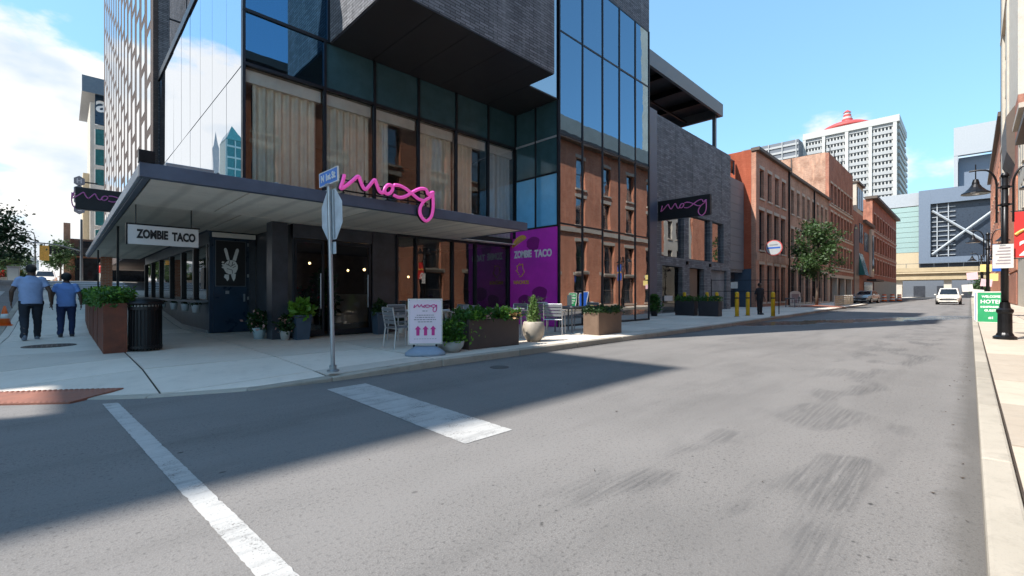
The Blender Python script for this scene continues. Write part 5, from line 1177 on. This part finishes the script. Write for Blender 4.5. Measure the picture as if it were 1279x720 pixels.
# yellow bollards
def make_bollard():
    t = thing('bollard', 'b', 'bollard', group='yellow steel bollards'); obj('post', MB().lathe([(.09, 0), (.09, 1.1), (.075, 1.16), (.035, 1.185), (0.001, 1.19)], seg=18), 'yellow_paint', t, smooth=True); obj('collar', MB().lathe([(.13, 0), (.12, .025), (.095, .03)], seg=18), 'kerb_stone', t)
    obj('band', MB().lathe([(.0925, .86), (.0925, .92)], seg=18), 'print_black', t); return t
b0 = make_bollard()
for k, (x, y, lb) in enumerate(((22.75, 7.80, 'yellow bollard next to the black trough end'), (24.0, 7.72, 'middle yellow bollard left of the person in black'), (24.05, 6.62, 'yellow bollard nearest the kerb, right of the person in black'), (24.6, 11.2, 'yellow bollard behind the far black trough by the doors'), (25.2, 10.2, 'yellow bollard behind the gap between the black troughs'), (25.4, 9.75, 'yellow bollard behind the near end of the black troughs'))):
    if k == 0: b0.location = (x, y, .12); b0['label'] = lb
    else: copy_tree(b0, None, (x, y, .12), 0, lb)
cb_ = thing('cable_barrier', 'thin dark metal gate rails behind the yellow bollards', 'barrier', (26, 8.6, .12))
for x, y in ((25.3, 10.0), (27.2, 7.2)): obj('post', MB().tube([(x, y, .12), (x, y, 2.0)], .025, 8), 'black_metal', cb_, world=True)
for z in (1.35, 1.95): obj('rail', MB().tube([(25.3, 10.0, z), (27.2, 7.2, z)], .018, 6), 'black_metal', cb_, world=True)
obj('notice', MB().box(25.9, 25.93, 8.85, 9.2, 1.5, 1.85), 'paper', cb_, world=True)
rs = thing('round_sign', 'round white and blue wall sign with red rim on the brick row', 'sign', (40.2, 11.0, 4.85)); obj('rim', MB().lathe([(.62, -.05), (.62, .05)], seg=32), 'dome_red', rs, rot=(0, R(90), 0)); obj('disc', MB().lathe([(.55, -.065), (.55, .065)], seg=32), 'tower_grey', rs, rot=(0, R(90), 0))
obj('band', MB().box(-.075, -.07, -.46, .46, -.06, .06), 'banner_blue', rs); obj('upper_band', MB().box(-.075, -.07, -.3, .3, .2, .26), 'garage_grey', rs); obj('arm', MB().tube([(0, .7, .3), (0, 1.02, .3)], .03, 6).tube([(0, .65, -.3), (0, 1.02, -.3)], .03, 6), 'black_metal', rs)
ws = thing('arched_board', 'white arched pavement board beside the street tree', 'sign board', (46.0, 10.9, .12), R(-55)); mb = MB(); mb.prism([(-.42, 0), (.42, 0), (.42, 1.1)]+[(.42*math.cos(R(a)), 1.1+.22*math.sin(R(a))) for a in range(20, 180, 20)]+[(-.42, 1.1)], -.03, .03); obj('board', mb, 'trim_white', ws)
obj('panel', MB().box(-.3, .3, -.04, -.031, .25, 1.05), 'print_grey', ws); obj('foot', MB().box(-.4, -.34, .031, .35, 0, .05).box(.34, .4, .031, .35, 0, .05), 'trim_white', ws)
def fence():
    t = thing('slat_fence', 'f', 'fence', group='pale slatted fence panels')
    for k in range(5): obj('slat', MB().box(-.93, .93, -.02, .02, .08+k*.17, .21+k*.17), 'wood_slat', t)
    for x in (-.9, 0, .9): obj('post', MB().box(x-.04, x+.04, .021, .08, 0, .95), 'trim_white', t)
    return t
f0 = fence()
for k, lb in enumerate(('pale slatted fence panel nearest the street tree', 'pale slatted fence panel second from the street tree', 'pale slatted fence panel third from the street tree', 'pale slatted fence panel fourth from the street tree', 'pale slatted fence panel nearest the silver car')):
    if k == 0: f0.location = (46.8, 7.95, .12); f0['label'] = lb
    else: copy_tree(f0, None, (46.8+k*1.98, 7.95+k*.05, .12), R(2), lb)
# lamp posts on the right pavement
def make_lamp():
    t = thing('street_lamp', 'l', 'street lamp', group='black bell street lamps')
    obj('base', MB().lathe([(.21, 0), (.21, .06), (.16, .09), (.15, .12), (.13, .16), (.125, .62), (.15, .66), (.15, .72), (.10, .76), (.085, .9)], seg=16), 'black_metal', t)
    mb = MB().lathe([(.068, .76), (.058, 4.0)], seg=14); obj('pole', mb, 'black_metal', t, smooth=True)
    obj('collar', MB().lathe([(.085, 3.25), (.085, 3.31)], seg=14).lathe([(.085, 3.68), (.085, 3.74)], seg=14).lathe([(.075, 3.96), (.08, 4.0), (.05, 4.06)], seg=14), 'black_metal', t)
    for s_ in (1, -1):
        pth = spline([(0, s_*.14, 2.85), (0, s_*.14, 3.5), (0, s_*.15, 3.9), (0, s_*.26, 4.14), (0, s_*.42, 4.2), (0, s_*.62, 4.2)], 5)
        a_ = obj('arm', MB().tube(pth, .022, 8).box(-.02, .02, min(s_*.05, s_*.14), max(s_*.05, s_*.14), 3.26, 3.30).box(-.02, .02, min(s_*.05, s_*.14), max(s_*.05, s_*.14), 3.69, 3.73), 'black_metal', t, smooth=False)
        hd = obj('lamp_head', MB().lathe([(.012, 4.36), (.012, 4.0), (.05, 3.98), (.07, 3.9), (.075, 3.86), (.12, 3.78), (.2, 3.69), (.27, 3.64), (.275, 3.615), (.25, 3.62)], 0, s_*.5, 18), 'black_metal', t)
        obj('bulb', MB().ell((0, s_*.5, 3.66), (.1, .1, .06), 12, 6), 'head_lamp', hd, smooth=True)
    return t
l0 = make_lamp(); l0.location = (16.35, -.59, .12); l0['label'] = 'nearest black bell street lamp with red banner and paper notice'
copy_tree(l0, None, (32, -.59, .12), 0, 'second black bell street lamp with blue banner'); copy_tree(l0, None, (50, -.59, .12), 0, 'far black bell street lamp beyond the blue banner')
rb = thing('street_banner', 'red banner hanging from the nearest street lamp', 'banner', (16.35, -.66, 2.1)); obj('cloth', MB().box(-.008, .008, -.62, -.08, 0, 1.1), 'banner_red', rb); [obj('rod', MB().tube([(0, -.02, z), (0, -.66, z)], .015, 6), 'black_metal', rb) for z in (1.12, -.02)]
obj('yellow_wave', MB().tube(spline([(-.012, -.1, .55), (-.012, -.25, .66), (-.012, -.4, .58), (-.012, -.6, .66)], 5), .035, 6), 'taco_yellow', rb); lettering('lettering', '2', .5, 'print_white', rb, (-.012, -.28, .2), me_rot, bold=.01)
wp = thing('paper_notice', 'white paper notice taped to the nearest street lamp', 'notice', (16.25, -.55, 1.85)); obj('sheet', MB().box(-.005, .005, -.18, .17, 0, .58), 'paper', wp); mb = MB()
for k in range(6): mb.box(-.009, -.0051, -.13, .12-.03*(k % 3), .1+k*.075, .13+k*.075)
o = obj('print', mb, 'print_grey', wp); obj('tape', MB().box(-.011, -.0055, -.05, .05, .54, .57), 'alu', wp)
bb = thing('street_banner', 'blue banner with orange band hanging from the second street lamp', 'banner', (32, -.66, 2.3)); obj('cloth', MB().box(-.008, .008, -.62, -.08, 0, 1.3), 'banner_blue', bb); obj('band', MB().box(-.015, -.0085, -.62, -.08, .6, .72), 'taco_yellow', bb); [obj('rod', MB().tube([(0, -.02, z), (0, -.66, z)], .015, 6), 'black_metal', bb) for z in (1.32, -.02)]
def aframe(loc, label, face, txt):
    t = thing('folding_board', label, 'sign board', loc, R(-90), 'folding boards on the right pavement'); 
    bd_ = obj('front_panel', MB().box(-.36, .36, -.012, .012, 0, 1.14), face, t, rot=(R(-10), 0, 0)); bd_.location = (0, -.2, .02)
    fr_ = MB()
    for a in ((-.40, -.361, -.02, .02, 0, 1.18), (.361, .40, -.02, .02, 0, 1.18), (-.36, .36, -.02, .02, 1.141, 1.18), (-.36, .36, -.02, .02, -.02, -.001)): fr_.box(*a)
    obj('frame', fr_, 'trim_white', bd_)
    for s_, z, sz, w2_ in txt: lettering('lettering', s_, sz, 'print_white', bd_, (0, -.0145, z), bold=.004, width=w2_)
    obj('rear_panel', MB().box(-.38, .38, -.012, .012, 0, 1.16), 'steel_grey', t, loc=(0, .2, .02), rot=(R(10), 0, 0)); return t
aframe((25.3, -.55, .12), 'green folding board reading HOTEL beside the nearest street lamp', 'sign_green', [('WELCOME', .98, .12, .5), ('HOTEL', .78, .2, .56), ('INDEPENDENT', .58, .09, .56), ('GUESTS', .44, .11, .36), ('#1', .16, .12, .12)])
aframe((26.6, -.5, .12), 'dark folding board just behind the green one', 'banner_blue', [])
pl = thing('litter_tray', 'pale plastic tub at the kerb beside the folding boards', 'tub', (27.2, -.28, .12)); obj('tub', MB().lathe([(.14, 0), (.17, .4), (.15, .42), (.13, .4)], seg=14), 'paper_yellow', pl); obj('lid', MB().lathe([(.18, .42), (.17, .45)], seg=14), 'paper', pl)
nb = thing('notice_post', 'post covered in pink and yellow paper flyers by the kerb', 'notice post', (36, -.45, .12)); obj('post', MB().tube([(0, 0, 0), (0, 0, 2.6)], .05, 8), 'black_metal', nb)
for k, (y, z, m_) in enumerate(((.2, 2.1, 'paper_pink'), (-.35, 2.0, 'paper_yellow'), (.05, 1.7, 'paper_pink'), (.45, 1.45, 'paper'), (-.1, 2.5, 'paper_yellow'), (.3, 1.1, 'paper'))): obj('flyer', MB().box(-.08-.003*k, -.07-.003*k, y-.22, y+.22, z-.2, z+.2), m_, nb, rot=(R(6*(k % 3)-5), 0, 0))
# traffic barrels and a cone
def barrel():
    t = thing('traffic_barrel', 'b', 'barrel', group='orange and white traffic barrels')
    for k in range(5): obj('band', MB().lathe([(.30-.012*k, .08+k*.2), (.30-.012*k-.01, .275+k*.2)], seg=16), 'white_band' if k % 2 else 'orange_plastic', t)
    obj('foot', MB().lathe([(.38, 0), (.36, .08)], seg=16), 'tyre', t); return t
q0 = barrel()
for k, (x, y, lb) in enumerate(((82.6, 9.6, 'orange and white barrel nearest the silver car'), (85.6, 8.9, 'orange and white barrel second from the silver car'), (89.0, 8.3, 'orange and white barrel third from the silver car'), (92.6, 7.8, 'orange and white barrel farthest from the silver car'))):
    if k == 0: q0.location = (x, y, 0); q0['label'] = lb
    else: copy_tree(q0, None, (x, y, 0), 0, lb)
cn = thing('traffic_cone', 'orange traffic cone at the left edge of the side pavement', 'cone', (-1.2, 20.0, .12+hill(20.0))); cn.scale = (.8, .8, .8); obj('cone', MB().lathe([(.17, .03), (.03, .72)], seg=18), 'orange_plastic', cn, smooth=True); obj('sleeve', MB().lathe([(.127, .26), (.092, .43)], seg=18), 'white_band', cn, smooth=True); obj('foot', MB().box(-.2, .2, -.2, .2, 0, .03), 'orange_plastic', cn)
# uphill crossing: signal, lamp, flower bed
ts = thing('traffic_signal', 'traffic signal mast with curved arm over the uphill crossing', 'traffic signal', (1.15, 52, 2.17)); obj('pole', MB().tube([(0, 0, 0), (0, 0, 5.2)], .1, 10, rr=[.11, .08]), 'steel_grey', ts); obj('mast_arm', MB().tube(spline([(0, 0, 2.55), (-.6, 0, 2.75), (-1.6, 0, 3.0), (-3.3, 0, 3.1)], 5), .05, 8), 'steel_grey', ts)
hd = obj('signal_head', MB().box(-2.35, -1.95, -.12, .12, 1.75, 2.8), 'yellow_paint', ts); obj('backplate', MB().box(-2.42, -1.88, -.02, .02, 1.68, 2.87), 'taco_yellow', hd, loc=(0, -.14, 0)); obj('hanger', MB().box(-2.18, -2.12, -.03, .03, 2.8, 3.1), 'steel_grey', ts)
obj('red_lens', MB().ell((-3.25, -.1, 3.2), (.14, .1, .14), 10, 6), 'banner_red', ts)
lp = thing('uphill_lamp', 'dark lamp pole with hooked arm beyond the crossing', 'street lamp', (-1.8, 62, 2.1)); obj('pole', MB().tube([(0, 0, 0), (0, 0, 4.3)], .06, 8), 'steel_grey', lp); obj('arm', MB().tube(spline([(0, 0, 4.2), (-.1, 0, 4.75), (-.5, 0, 4.9), (-.9, 0, 4.6)], 5), .035, 6), 'steel_grey', lp); obj('lamp_head', MB().lathe([(.05, 4.6), (.12, 4.4), (.28, 4.2)], -.9, 0, 12), 'black_metal', lp)
fb_ = trough('flower_bed', 'bed of red flowers across the uphill street', -6.0, -1.9, 49, 50.2, .35, 'pale_stone', 'leaf_dark', cat='flower bed', hl=.55, n=1200, size=.22, seed=77, z=2.06, flowers=[('petal_red', -1.3, 260), ('petal_red', -.3, 260), ('petal_red', .9, 260), ('petal_red', 1.6, 200)])
ub = thing('utility_cabinet', 'pale grey utility cabinet by the red flower bed', 'cabinet', (-2.45, 47.9, 2.06)); obj('box', MB().box(-.3, .3, -.25, .25, 0, 1.05), 'tower_grey', ub, bevel=.02); obj('cap', MB().box(-.33, .33, -.28, .28, 1.05, 1.1), 'tower_grey', ub); obj('door', MB().box(-.25, .25, -.262, -.251, .1, .95), 'alu', ub)
hs = thing('hexagon_blade_sign', 'dark stacked hexagon blade sign up the side street', 'sign', (1.65, 84, 11.8))
for k in range(4): obj('hexagon', MB().prism([(.62*math.cos(R(30+60*a)), .7+k*1.25+.7*math.sin(R(30+60*a))) for a in range(6)], -.15, .15), 'garage_grey', hs)
for k, c_ in enumerate('LTOH'): lettering('lettering', c_, .8, 'arena_pale', hs, (0, -.16, .7+k*1.25), bold=.03)
[obj('bracket', MB().box(.5, 1.8, -.1, .1, z, z+.15), 'black_metal', hs) for z in (.6, 4.3)]

# ------------------------------------------------------------------ cars
def car(label, loc, rz, paint, L_=4.7, Wd=1.9, Ht=1.72):
    t = thing('parked_car' if 'parked' in label else 'moving_car', label, 'car', loc, rz); h = L_/2; w2_ = Wd/2
    # stations along x: front (+) to rear (-); (x, half width, sill z, belt z, deck z)
    st = [(h, .70, .42, .62, .66), (h-.12, .86, .30, .76, .80), (h-.6, .96, .26, .90, .98), (h-1.25, 1, .25, .98, 1.06), (0, 1, .25, 1.0, 1.04), (-h+1.2, 1, .25, 1.02, 1.06), (-h+.45, .98, .27, 1.04, 1.10), (-h+.1, .92, .33, .98, 1.04), (-h, .84, .45, .80, .84)]
    mb = MB(); k = 0
    for x, f, a, b, c in st:
        ww = w2_*f; ring = [(-ww*.86, a), (-ww*.98, a+.14), (-ww, (a+b)/2), (-ww*.97, b), (-ww*.80, c), (0, c+.015), (ww*.80, c), (ww*.97, b), (ww, (a+b)/2), (ww*.98, a+.14), (ww*.86, a)]
        mb.v += [(x, y, z) for y, z in ring]
    n = 11
    for i in range(len(st)-1):
        for j in range(n-1): mb.f.append((i*n+j, i*n+j+1, (i+1)*n+j+1, (i+1)*n+j))
        mb.f.append((i*n+n-1, i*n, (i+1)*n, (i+1)*n+n-1))
    mb.f.append(tuple(range(n))); mb.f.append(tuple(range(len(st)*n-1, (len(st)-1)*n-1, -1))); body = obj('body', mb, paint, t, smooth=True)
    # greenhouse: pillars and roof as shell, panes set slightly proud
    A = [(h-1.35, .86, 1.05), (h-2.05, .72, Ht-.06), (-.1, .72, Ht), (-h+.95, .70, Ht-.05), (-h+.35, .82, 1.09)]
    g_ = MB()
    g_.v = [(A[0][0], -w2_*.86, A[0][2]), (A[0][0], w2_*.86, A[0][2]), (A[1][0], -w2_*.70, A[1][2]), (A[1][0], w2_*.70, A[1][2]), (A[2][0], -w2_*.72, A[2][2]), (A[2][0], w2_*.72, A[2][2]), (A[3][0], -w2_*.68, A[3][2]), (A[3][0], w2_*.68, A[3][2]), (A[4][0], -w2_*.82, A[4][2]), (A[4][0], w2_*.82, A[4][2])]
    g_.f = [(0, 1, 3, 2), (2, 3, 5, 4), (4, 5, 7, 6), (6, 7, 9, 8), (0, 2, 4, 6, 8), (9, 7, 5, 3, 1), (8, 9, 1, 0)]; obj('roof', g_, paint, t, bevel=.03)
    def glaz(name, p, off):
        c = sum((Vector(q) for q in p), Vector())/4; m_ = MB().poly([tuple(c+(Vector(q)-c)*.86+Vector(off)) for q in p]); obj(name, m_, 'window_dark', t)
    V_ = g_.v; glaz('windscreen', [V_[0], V_[1], V_[3], V_[2]], (.02, 0, .012)); glaz('rear_window', [V_[6], V_[7], V_[9], V_[8]], (-.02, 0, .012))
    for s_, o_ in ((0, -.02), (1, .02)):
        m0 = ((A[2][0]-.35, V_[4+s_][1], Ht-.02)); lo = (A[2][0]-.35, V_[s_][1], 1.07)
        glaz('side_window', [V_[0+s_], V_[2+s_], m0, lo], (0, o_, .005)); glaz('side_window', [lo, m0, V_[6+s_], V_[8+s_]], (0, o_, .005))
    for x in (h-.95, -h+.95):
        for s_ in (-1, 1):
            wl = obj('wheel', MB().lathe([(.22, -.11), (.33, -.11), (.355, -.06), (.355, .06), (.33, .11), (.22, .11)], seg=22), 'tyre', t, loc=(x, s_*(w2_-.09), .355), rot=(R(90), 0, 0)); obj('rim', MB().lathe([(.22, -.1), (.2, -.115), (.05, -.11), (.05, .11), (.2, .115), (.22, .1)], seg=18), 'alu', wl)
    for s_ in (-1, 1):
        obj('headlight', MB().ell((h-.14, s_*w2_*.72, .73), (.14, .19, .085), 10, 6), 'head_lamp', t, smooth=True); obj('tail_light', MB().ell((-h+.08, s_*w2_*.74, .9), (.08, .14, .12), 10, 6), 'car_red', t, smooth=True); obj('mirror', MB().ell((h-1.5, s_*(w2_+.08), 1.08), (.09, .11, .08), 10, 6), paint, t, smooth=True)
    obj('grille', MB().box(h-.06, h+.012, -.42, .42, .52, .66), 'print_black', t); obj('grille_bar', MB().box(h+.012, h+.022, -.42, .42, .58, .60), 'alu', t); obj('bumper', MB().box(h-.1, h+.03, -w2_*.78, w2_*.78, .30, .44), paint, t, bevel=.03); obj('lower_valance', MB().box(h-.14, h-.02, -w2_*.72, w2_*.72, .16, .295), 'print_black', t); obj('number_plate', MB().box(h+.03, h+.04, -.16, .16, .34, .43), 'paper', t)
    return t
car('white car facing the camera in the far lane', (70, 1.7, 0), R(180), 'car_white', 4.9, 2.0, 1.80)
car('silver car parked by the brick row behind the fence', (71.5, 9.2, 0), R(172), 'car_silver', 4.6, 1.85, 1.55)
car('white car parked up the side street between the two walkers', (-1.35, 74, 2.05), R(-90), 'car_white', 4.8, 1.95, 1.75)

# ------------------------------------------------------------------ people
from mathutils import noise as mnoise
def fold(o, s, amp=.011):
    # creases: slanting ridges that follow the cloth's pull
    me = o.data; ns = [v.normal.copy() for v in me.vertices]
    for v, n_ in zip(me.vertices, ns):
        p = v.co/s; q = Vector((p.x*5, p.y*5, p.z*13+p.x*6)); v.co += n_*(mnoise.noise(q)*amp+mnoise.noise(p*5)*amp*1.2)*s
    me.update()
def person(label, loc, rz, ht, girth, shirt, trous, shoe, hair_long=False, stride=.16, sleeve=True, arm_out=.06, vox=.011):
    t = thing('person', label, 'person', loc, rz); s = ht/1.8; gx = girth
    def S(p): return (p[0]*s, p[1]*s, p[2]*s)
    hips = .10*gx
    LEG = {-1: [(-hips, 0, .93), (-hips*1.05, -.02+stride*.15, .50), (-hips*1.1, -stride*1.0, .10)], 1: [(hips, 0, .93), (hips*1.05, stride*.55, .50), (hips*1.05, stride*.75, .085)]}
    sw = .185*(.6+.4*gx); ARM = {-1: [(-sw, 0, 1.44), (-sw-.07-arm_out, -.02, 1.15), (-sw-.075-arm_out, .09, .91)], 1: [(sw, 0, 1.44), (sw+.07+arm_out, -.06, 1.15), (sw+.085+arm_out, -.02, .90)]}
    def chain(mb, pts, rr, seg=12): 
        P_ = [Vector(S(p)) for p in pts]; sp_ = []; r2 = []
        for i in range(len(P_)-1):
            for k in range(5): q = k/5; sp_.append(P_[i].lerp(P_[i+1], q)); r2.append((rr[i]*(1-q)+rr[i+1]*q)*s)
        sp_.append(P_[-1]); r2.append(rr[-1]*s); mb.tube(sp_, .05, seg, rr=r2)
    b = MB(); rings = [(.88, .165*gx, .12*gx), (.97, .18*gx, .13*gx), (1.08, .165*gx, .125*gx), (1.22, .175*gx, .125*gx), (1.36, .195*(.5+.5*gx), .12*gx), (1.45, .165*(.5+.5*gx), .095), (1.50, .08, .07), (1.58, .06, .062)]
    b.loft([(0, 0, z*s, a*s, c*s) for z, a, c in rings], 20)
    b.ell(S((0, .012, 1.675)), (.084*s, .105*s, .128*s), 18, 12); b.ell(S((0, .11, 1.655)), (.014*s, .02*s, .022*s), 8, 6); b.ell(S((0, .085, 1.60)), (.035*s, .022*s, .02*s), 8, 6)
    for e_ in (-1, 1): b.ell(S((e_*.08, .0, 1.665)), (.012*s, .022*s, .032*s), 8, 6)
    for e_ in (-1, 1):
        chain(b, LEG[e_], [.085*gx, .06*gx, .042]); chain(b, ARM[e_], [.052*gx, .042*gx, .029]); b.ell(S(ARM[e_][0]), (.056*gx*s,)*3, 12, 8)
        wx = Vector(ARM[e_][2]); pc = wx+Vector((0, .012, -.055)); b.ell(S(pc), (.020*s, .036*s, .05*s), 10, 8)
        for k in range(4):
            y = -.024+.017*k; L_ = (.07, .08, .078, .06)[k]; q = pc+Vector((0, y, -.035)); b.tube([S(q), S(q+Vector((-e_*.006, .004, -L_*.5))), S(q+Vector((-e_*.028, .008, -L_*.9)))], .0085*s, 8)
        q = pc+Vector((0, .03, .015)); b.tube([S(q), S(q+Vector((-e_*.01, .028, -.025))), S(q+Vector((-e_*.018, .035, -.055)))], .0095*s, 8)
        f_ = Vector(LEG[e_][2]); b.ell(S((f_.x, f_.y+.07, f_.z-.045)), (.042*s, .11*s, .035*s), 12, 8)
    bo = obj('body', b, 'skin_brown', t, smooth=True); fuse(bo, vox*s, 3)
    for p_ in bo.data.polygons: p_.use_smooth = True
    bo.data.materials.clear(); bo.data.materials.append(MATS['skin_brown'])
    def cloth(name, mb, mat, v_, it=4):
        o_ = obj(name, mb, mat, t, smooth=True); fuse(o_, v_*s, it); o_.data.materials.clear(); o_.data.materials.append(MATS[mat])
        for p_ in o_.data.polygons: p_.use_smooth = True
    sh = MB(); rr = [(.85, .192*gx, .15*gx), (.95, .196*gx, .153*gx), (1.08, .188*gx, .148*gx), (1.22, .200*gx, .145*gx), (1.36, .222*(.5+.5*gx), .138*gx), (1.45, .175*(.5+.5*gx), .112), (1.505, .092, .085), (1.53, .078, .075)]
    sh.loft([(0, 0, z*s, a*s, c*s) for z, a, c in rr], 22)
    for e_ in (-1, 1): a0, a1 = Vector(ARM[e_][0]), Vector(ARM[e_][1]); m_ = a0.lerp(a1, .62 if sleeve else 1.0); chain(sh, [tuple(a0+Vector((-e_*.05, 0, 0))), tuple(a0), tuple(m_)], [.066*gx, .070*gx, .066*gx])
    cloth('shirt', sh, shirt, .016, 2); so = t.children[-1] if t.children[-1].name.startswith('shirt') else [c_ for c_ in t.children if c_.name.startswith('shirt')][0]
    fold(so, s)
    tr = MB(); tr.loft([(0, 0, z*s, a*s, c*s) for z, a, c in ((.80, .165*gx, .12*gx), (.90, .19*gx, .14*gx), (1.0, .178*gx, .138*gx), (1.02, .17*gx, .13*gx))], 18)
    for e_ in (-1, 1):
        p3 = Vector(LEG[e_][2]); chain(tr, [LEG[e_][0], LEG[e_][1], (p3.x, p3.y, p3.z-.035)], [.108*gx, .078*gx, .060])
    cloth('trousers', tr, trous, .015, 2); fold([c_ for c_ in t.children if c_.name.startswith('trousers')][0], s, .012)
    for e_ in (-1, 1):
        f_ = Vector(LEG[e_][2]); m_ = MB(); m_.ell(S((f_.x, f_.y+.075, f_.z-.05)), (.052*s, .14*s, .05*s), 14, 8); m_.box(*[q*s for q in (f_.x-.045, f_.x+.045, f_.y-.05, f_.y+.19, f_.z-.088, f_.z-.06)]); m_.ell(S((f_.x, f_.y-.01, f_.z-.02)), (.048*s, .055*s, .055*s), 12, 8); cloth('shoe', m_, shoe, .009, 2)
    hr = MB(); hr.ell(S((0, -.012, 1.695)), (.096*s, .114*s, .112*s) if not hair_long else (.112*s, .125*s, .125*s), 18, 12); cloth('hair', hr, 'hair_black', .014, 3)
    return t
person('heavy set person in pale blue shirt and dark jeans walking away on the left', (-.53, 15.95, .12), R(4), 1.82, 1.06, 'shirt_blue', 'denim_dark', 'shoe_grey', stride=.26, arm_out=.055)
person('shorter person in bright blue shirt and navy jeans walking away beside the planter', (.08, 16.4, .12), R(-2), 1.64, 1.04, 'shirt_blue_deep', 'denim_navy', 'shoe_dark', hair_long=True, stride=.15, arm_out=.03)
person('person in black clothes standing among the yellow bollards', (25.9, 7.75, .12), R(150), 1.66, 1.0, 'cloth_black', 'cloth_black', 'shoe_dark', stride=.03, sleeve=False, arm_out=.0, vox=.014)
person('distant person in red top and pale trousers by the uphill tavern', (2.35, 52.5, 2.17), R(120), 1.7, 1.0, 'banner_red', 'cloth_white', 'shoe_dark', stride=.05, vox=.02)

# ------------------------------------------------------------------ bits of leaf and grit lying on the street
rn = random.Random(88); pts = [(rn.uniform(1.2, 18), rn.uniform(.1, 6.2), .006) for _ in range(26)]+[(rn.uniform(1.5, 26), rn.uniform(.0, .22)**1.0, .006) for _ in range(60)]+[(rn.uniform(3, 20), 6.26-abs(rn.gauss(0, .06)), .006) for _ in range(60)]
mb = MB()
for x, y, z in pts:
    a = rn.uniform(0, 6.28); l = rn.uniform(.006, .018); w_ = l*rn.uniform(.25, .6); c_, s_ = math.cos(a), math.sin(a); i = len(mb.v)
    mb.v += [(x+c_*l, y+s_*l, z+.004), (x-s_*w_, y+c_*w_, z), (x-c_*l, y-s_*l, z+.006), (x+s_*w_, y-c_*w_, z)]; mb.f.append((i, i+1, i+2, i+3))
o = obj('leaf_litter', mb, 'soil'); tag(o, 'scattered bits of dry leaf and grit on the asphalt', 'litter', kind='stuff')
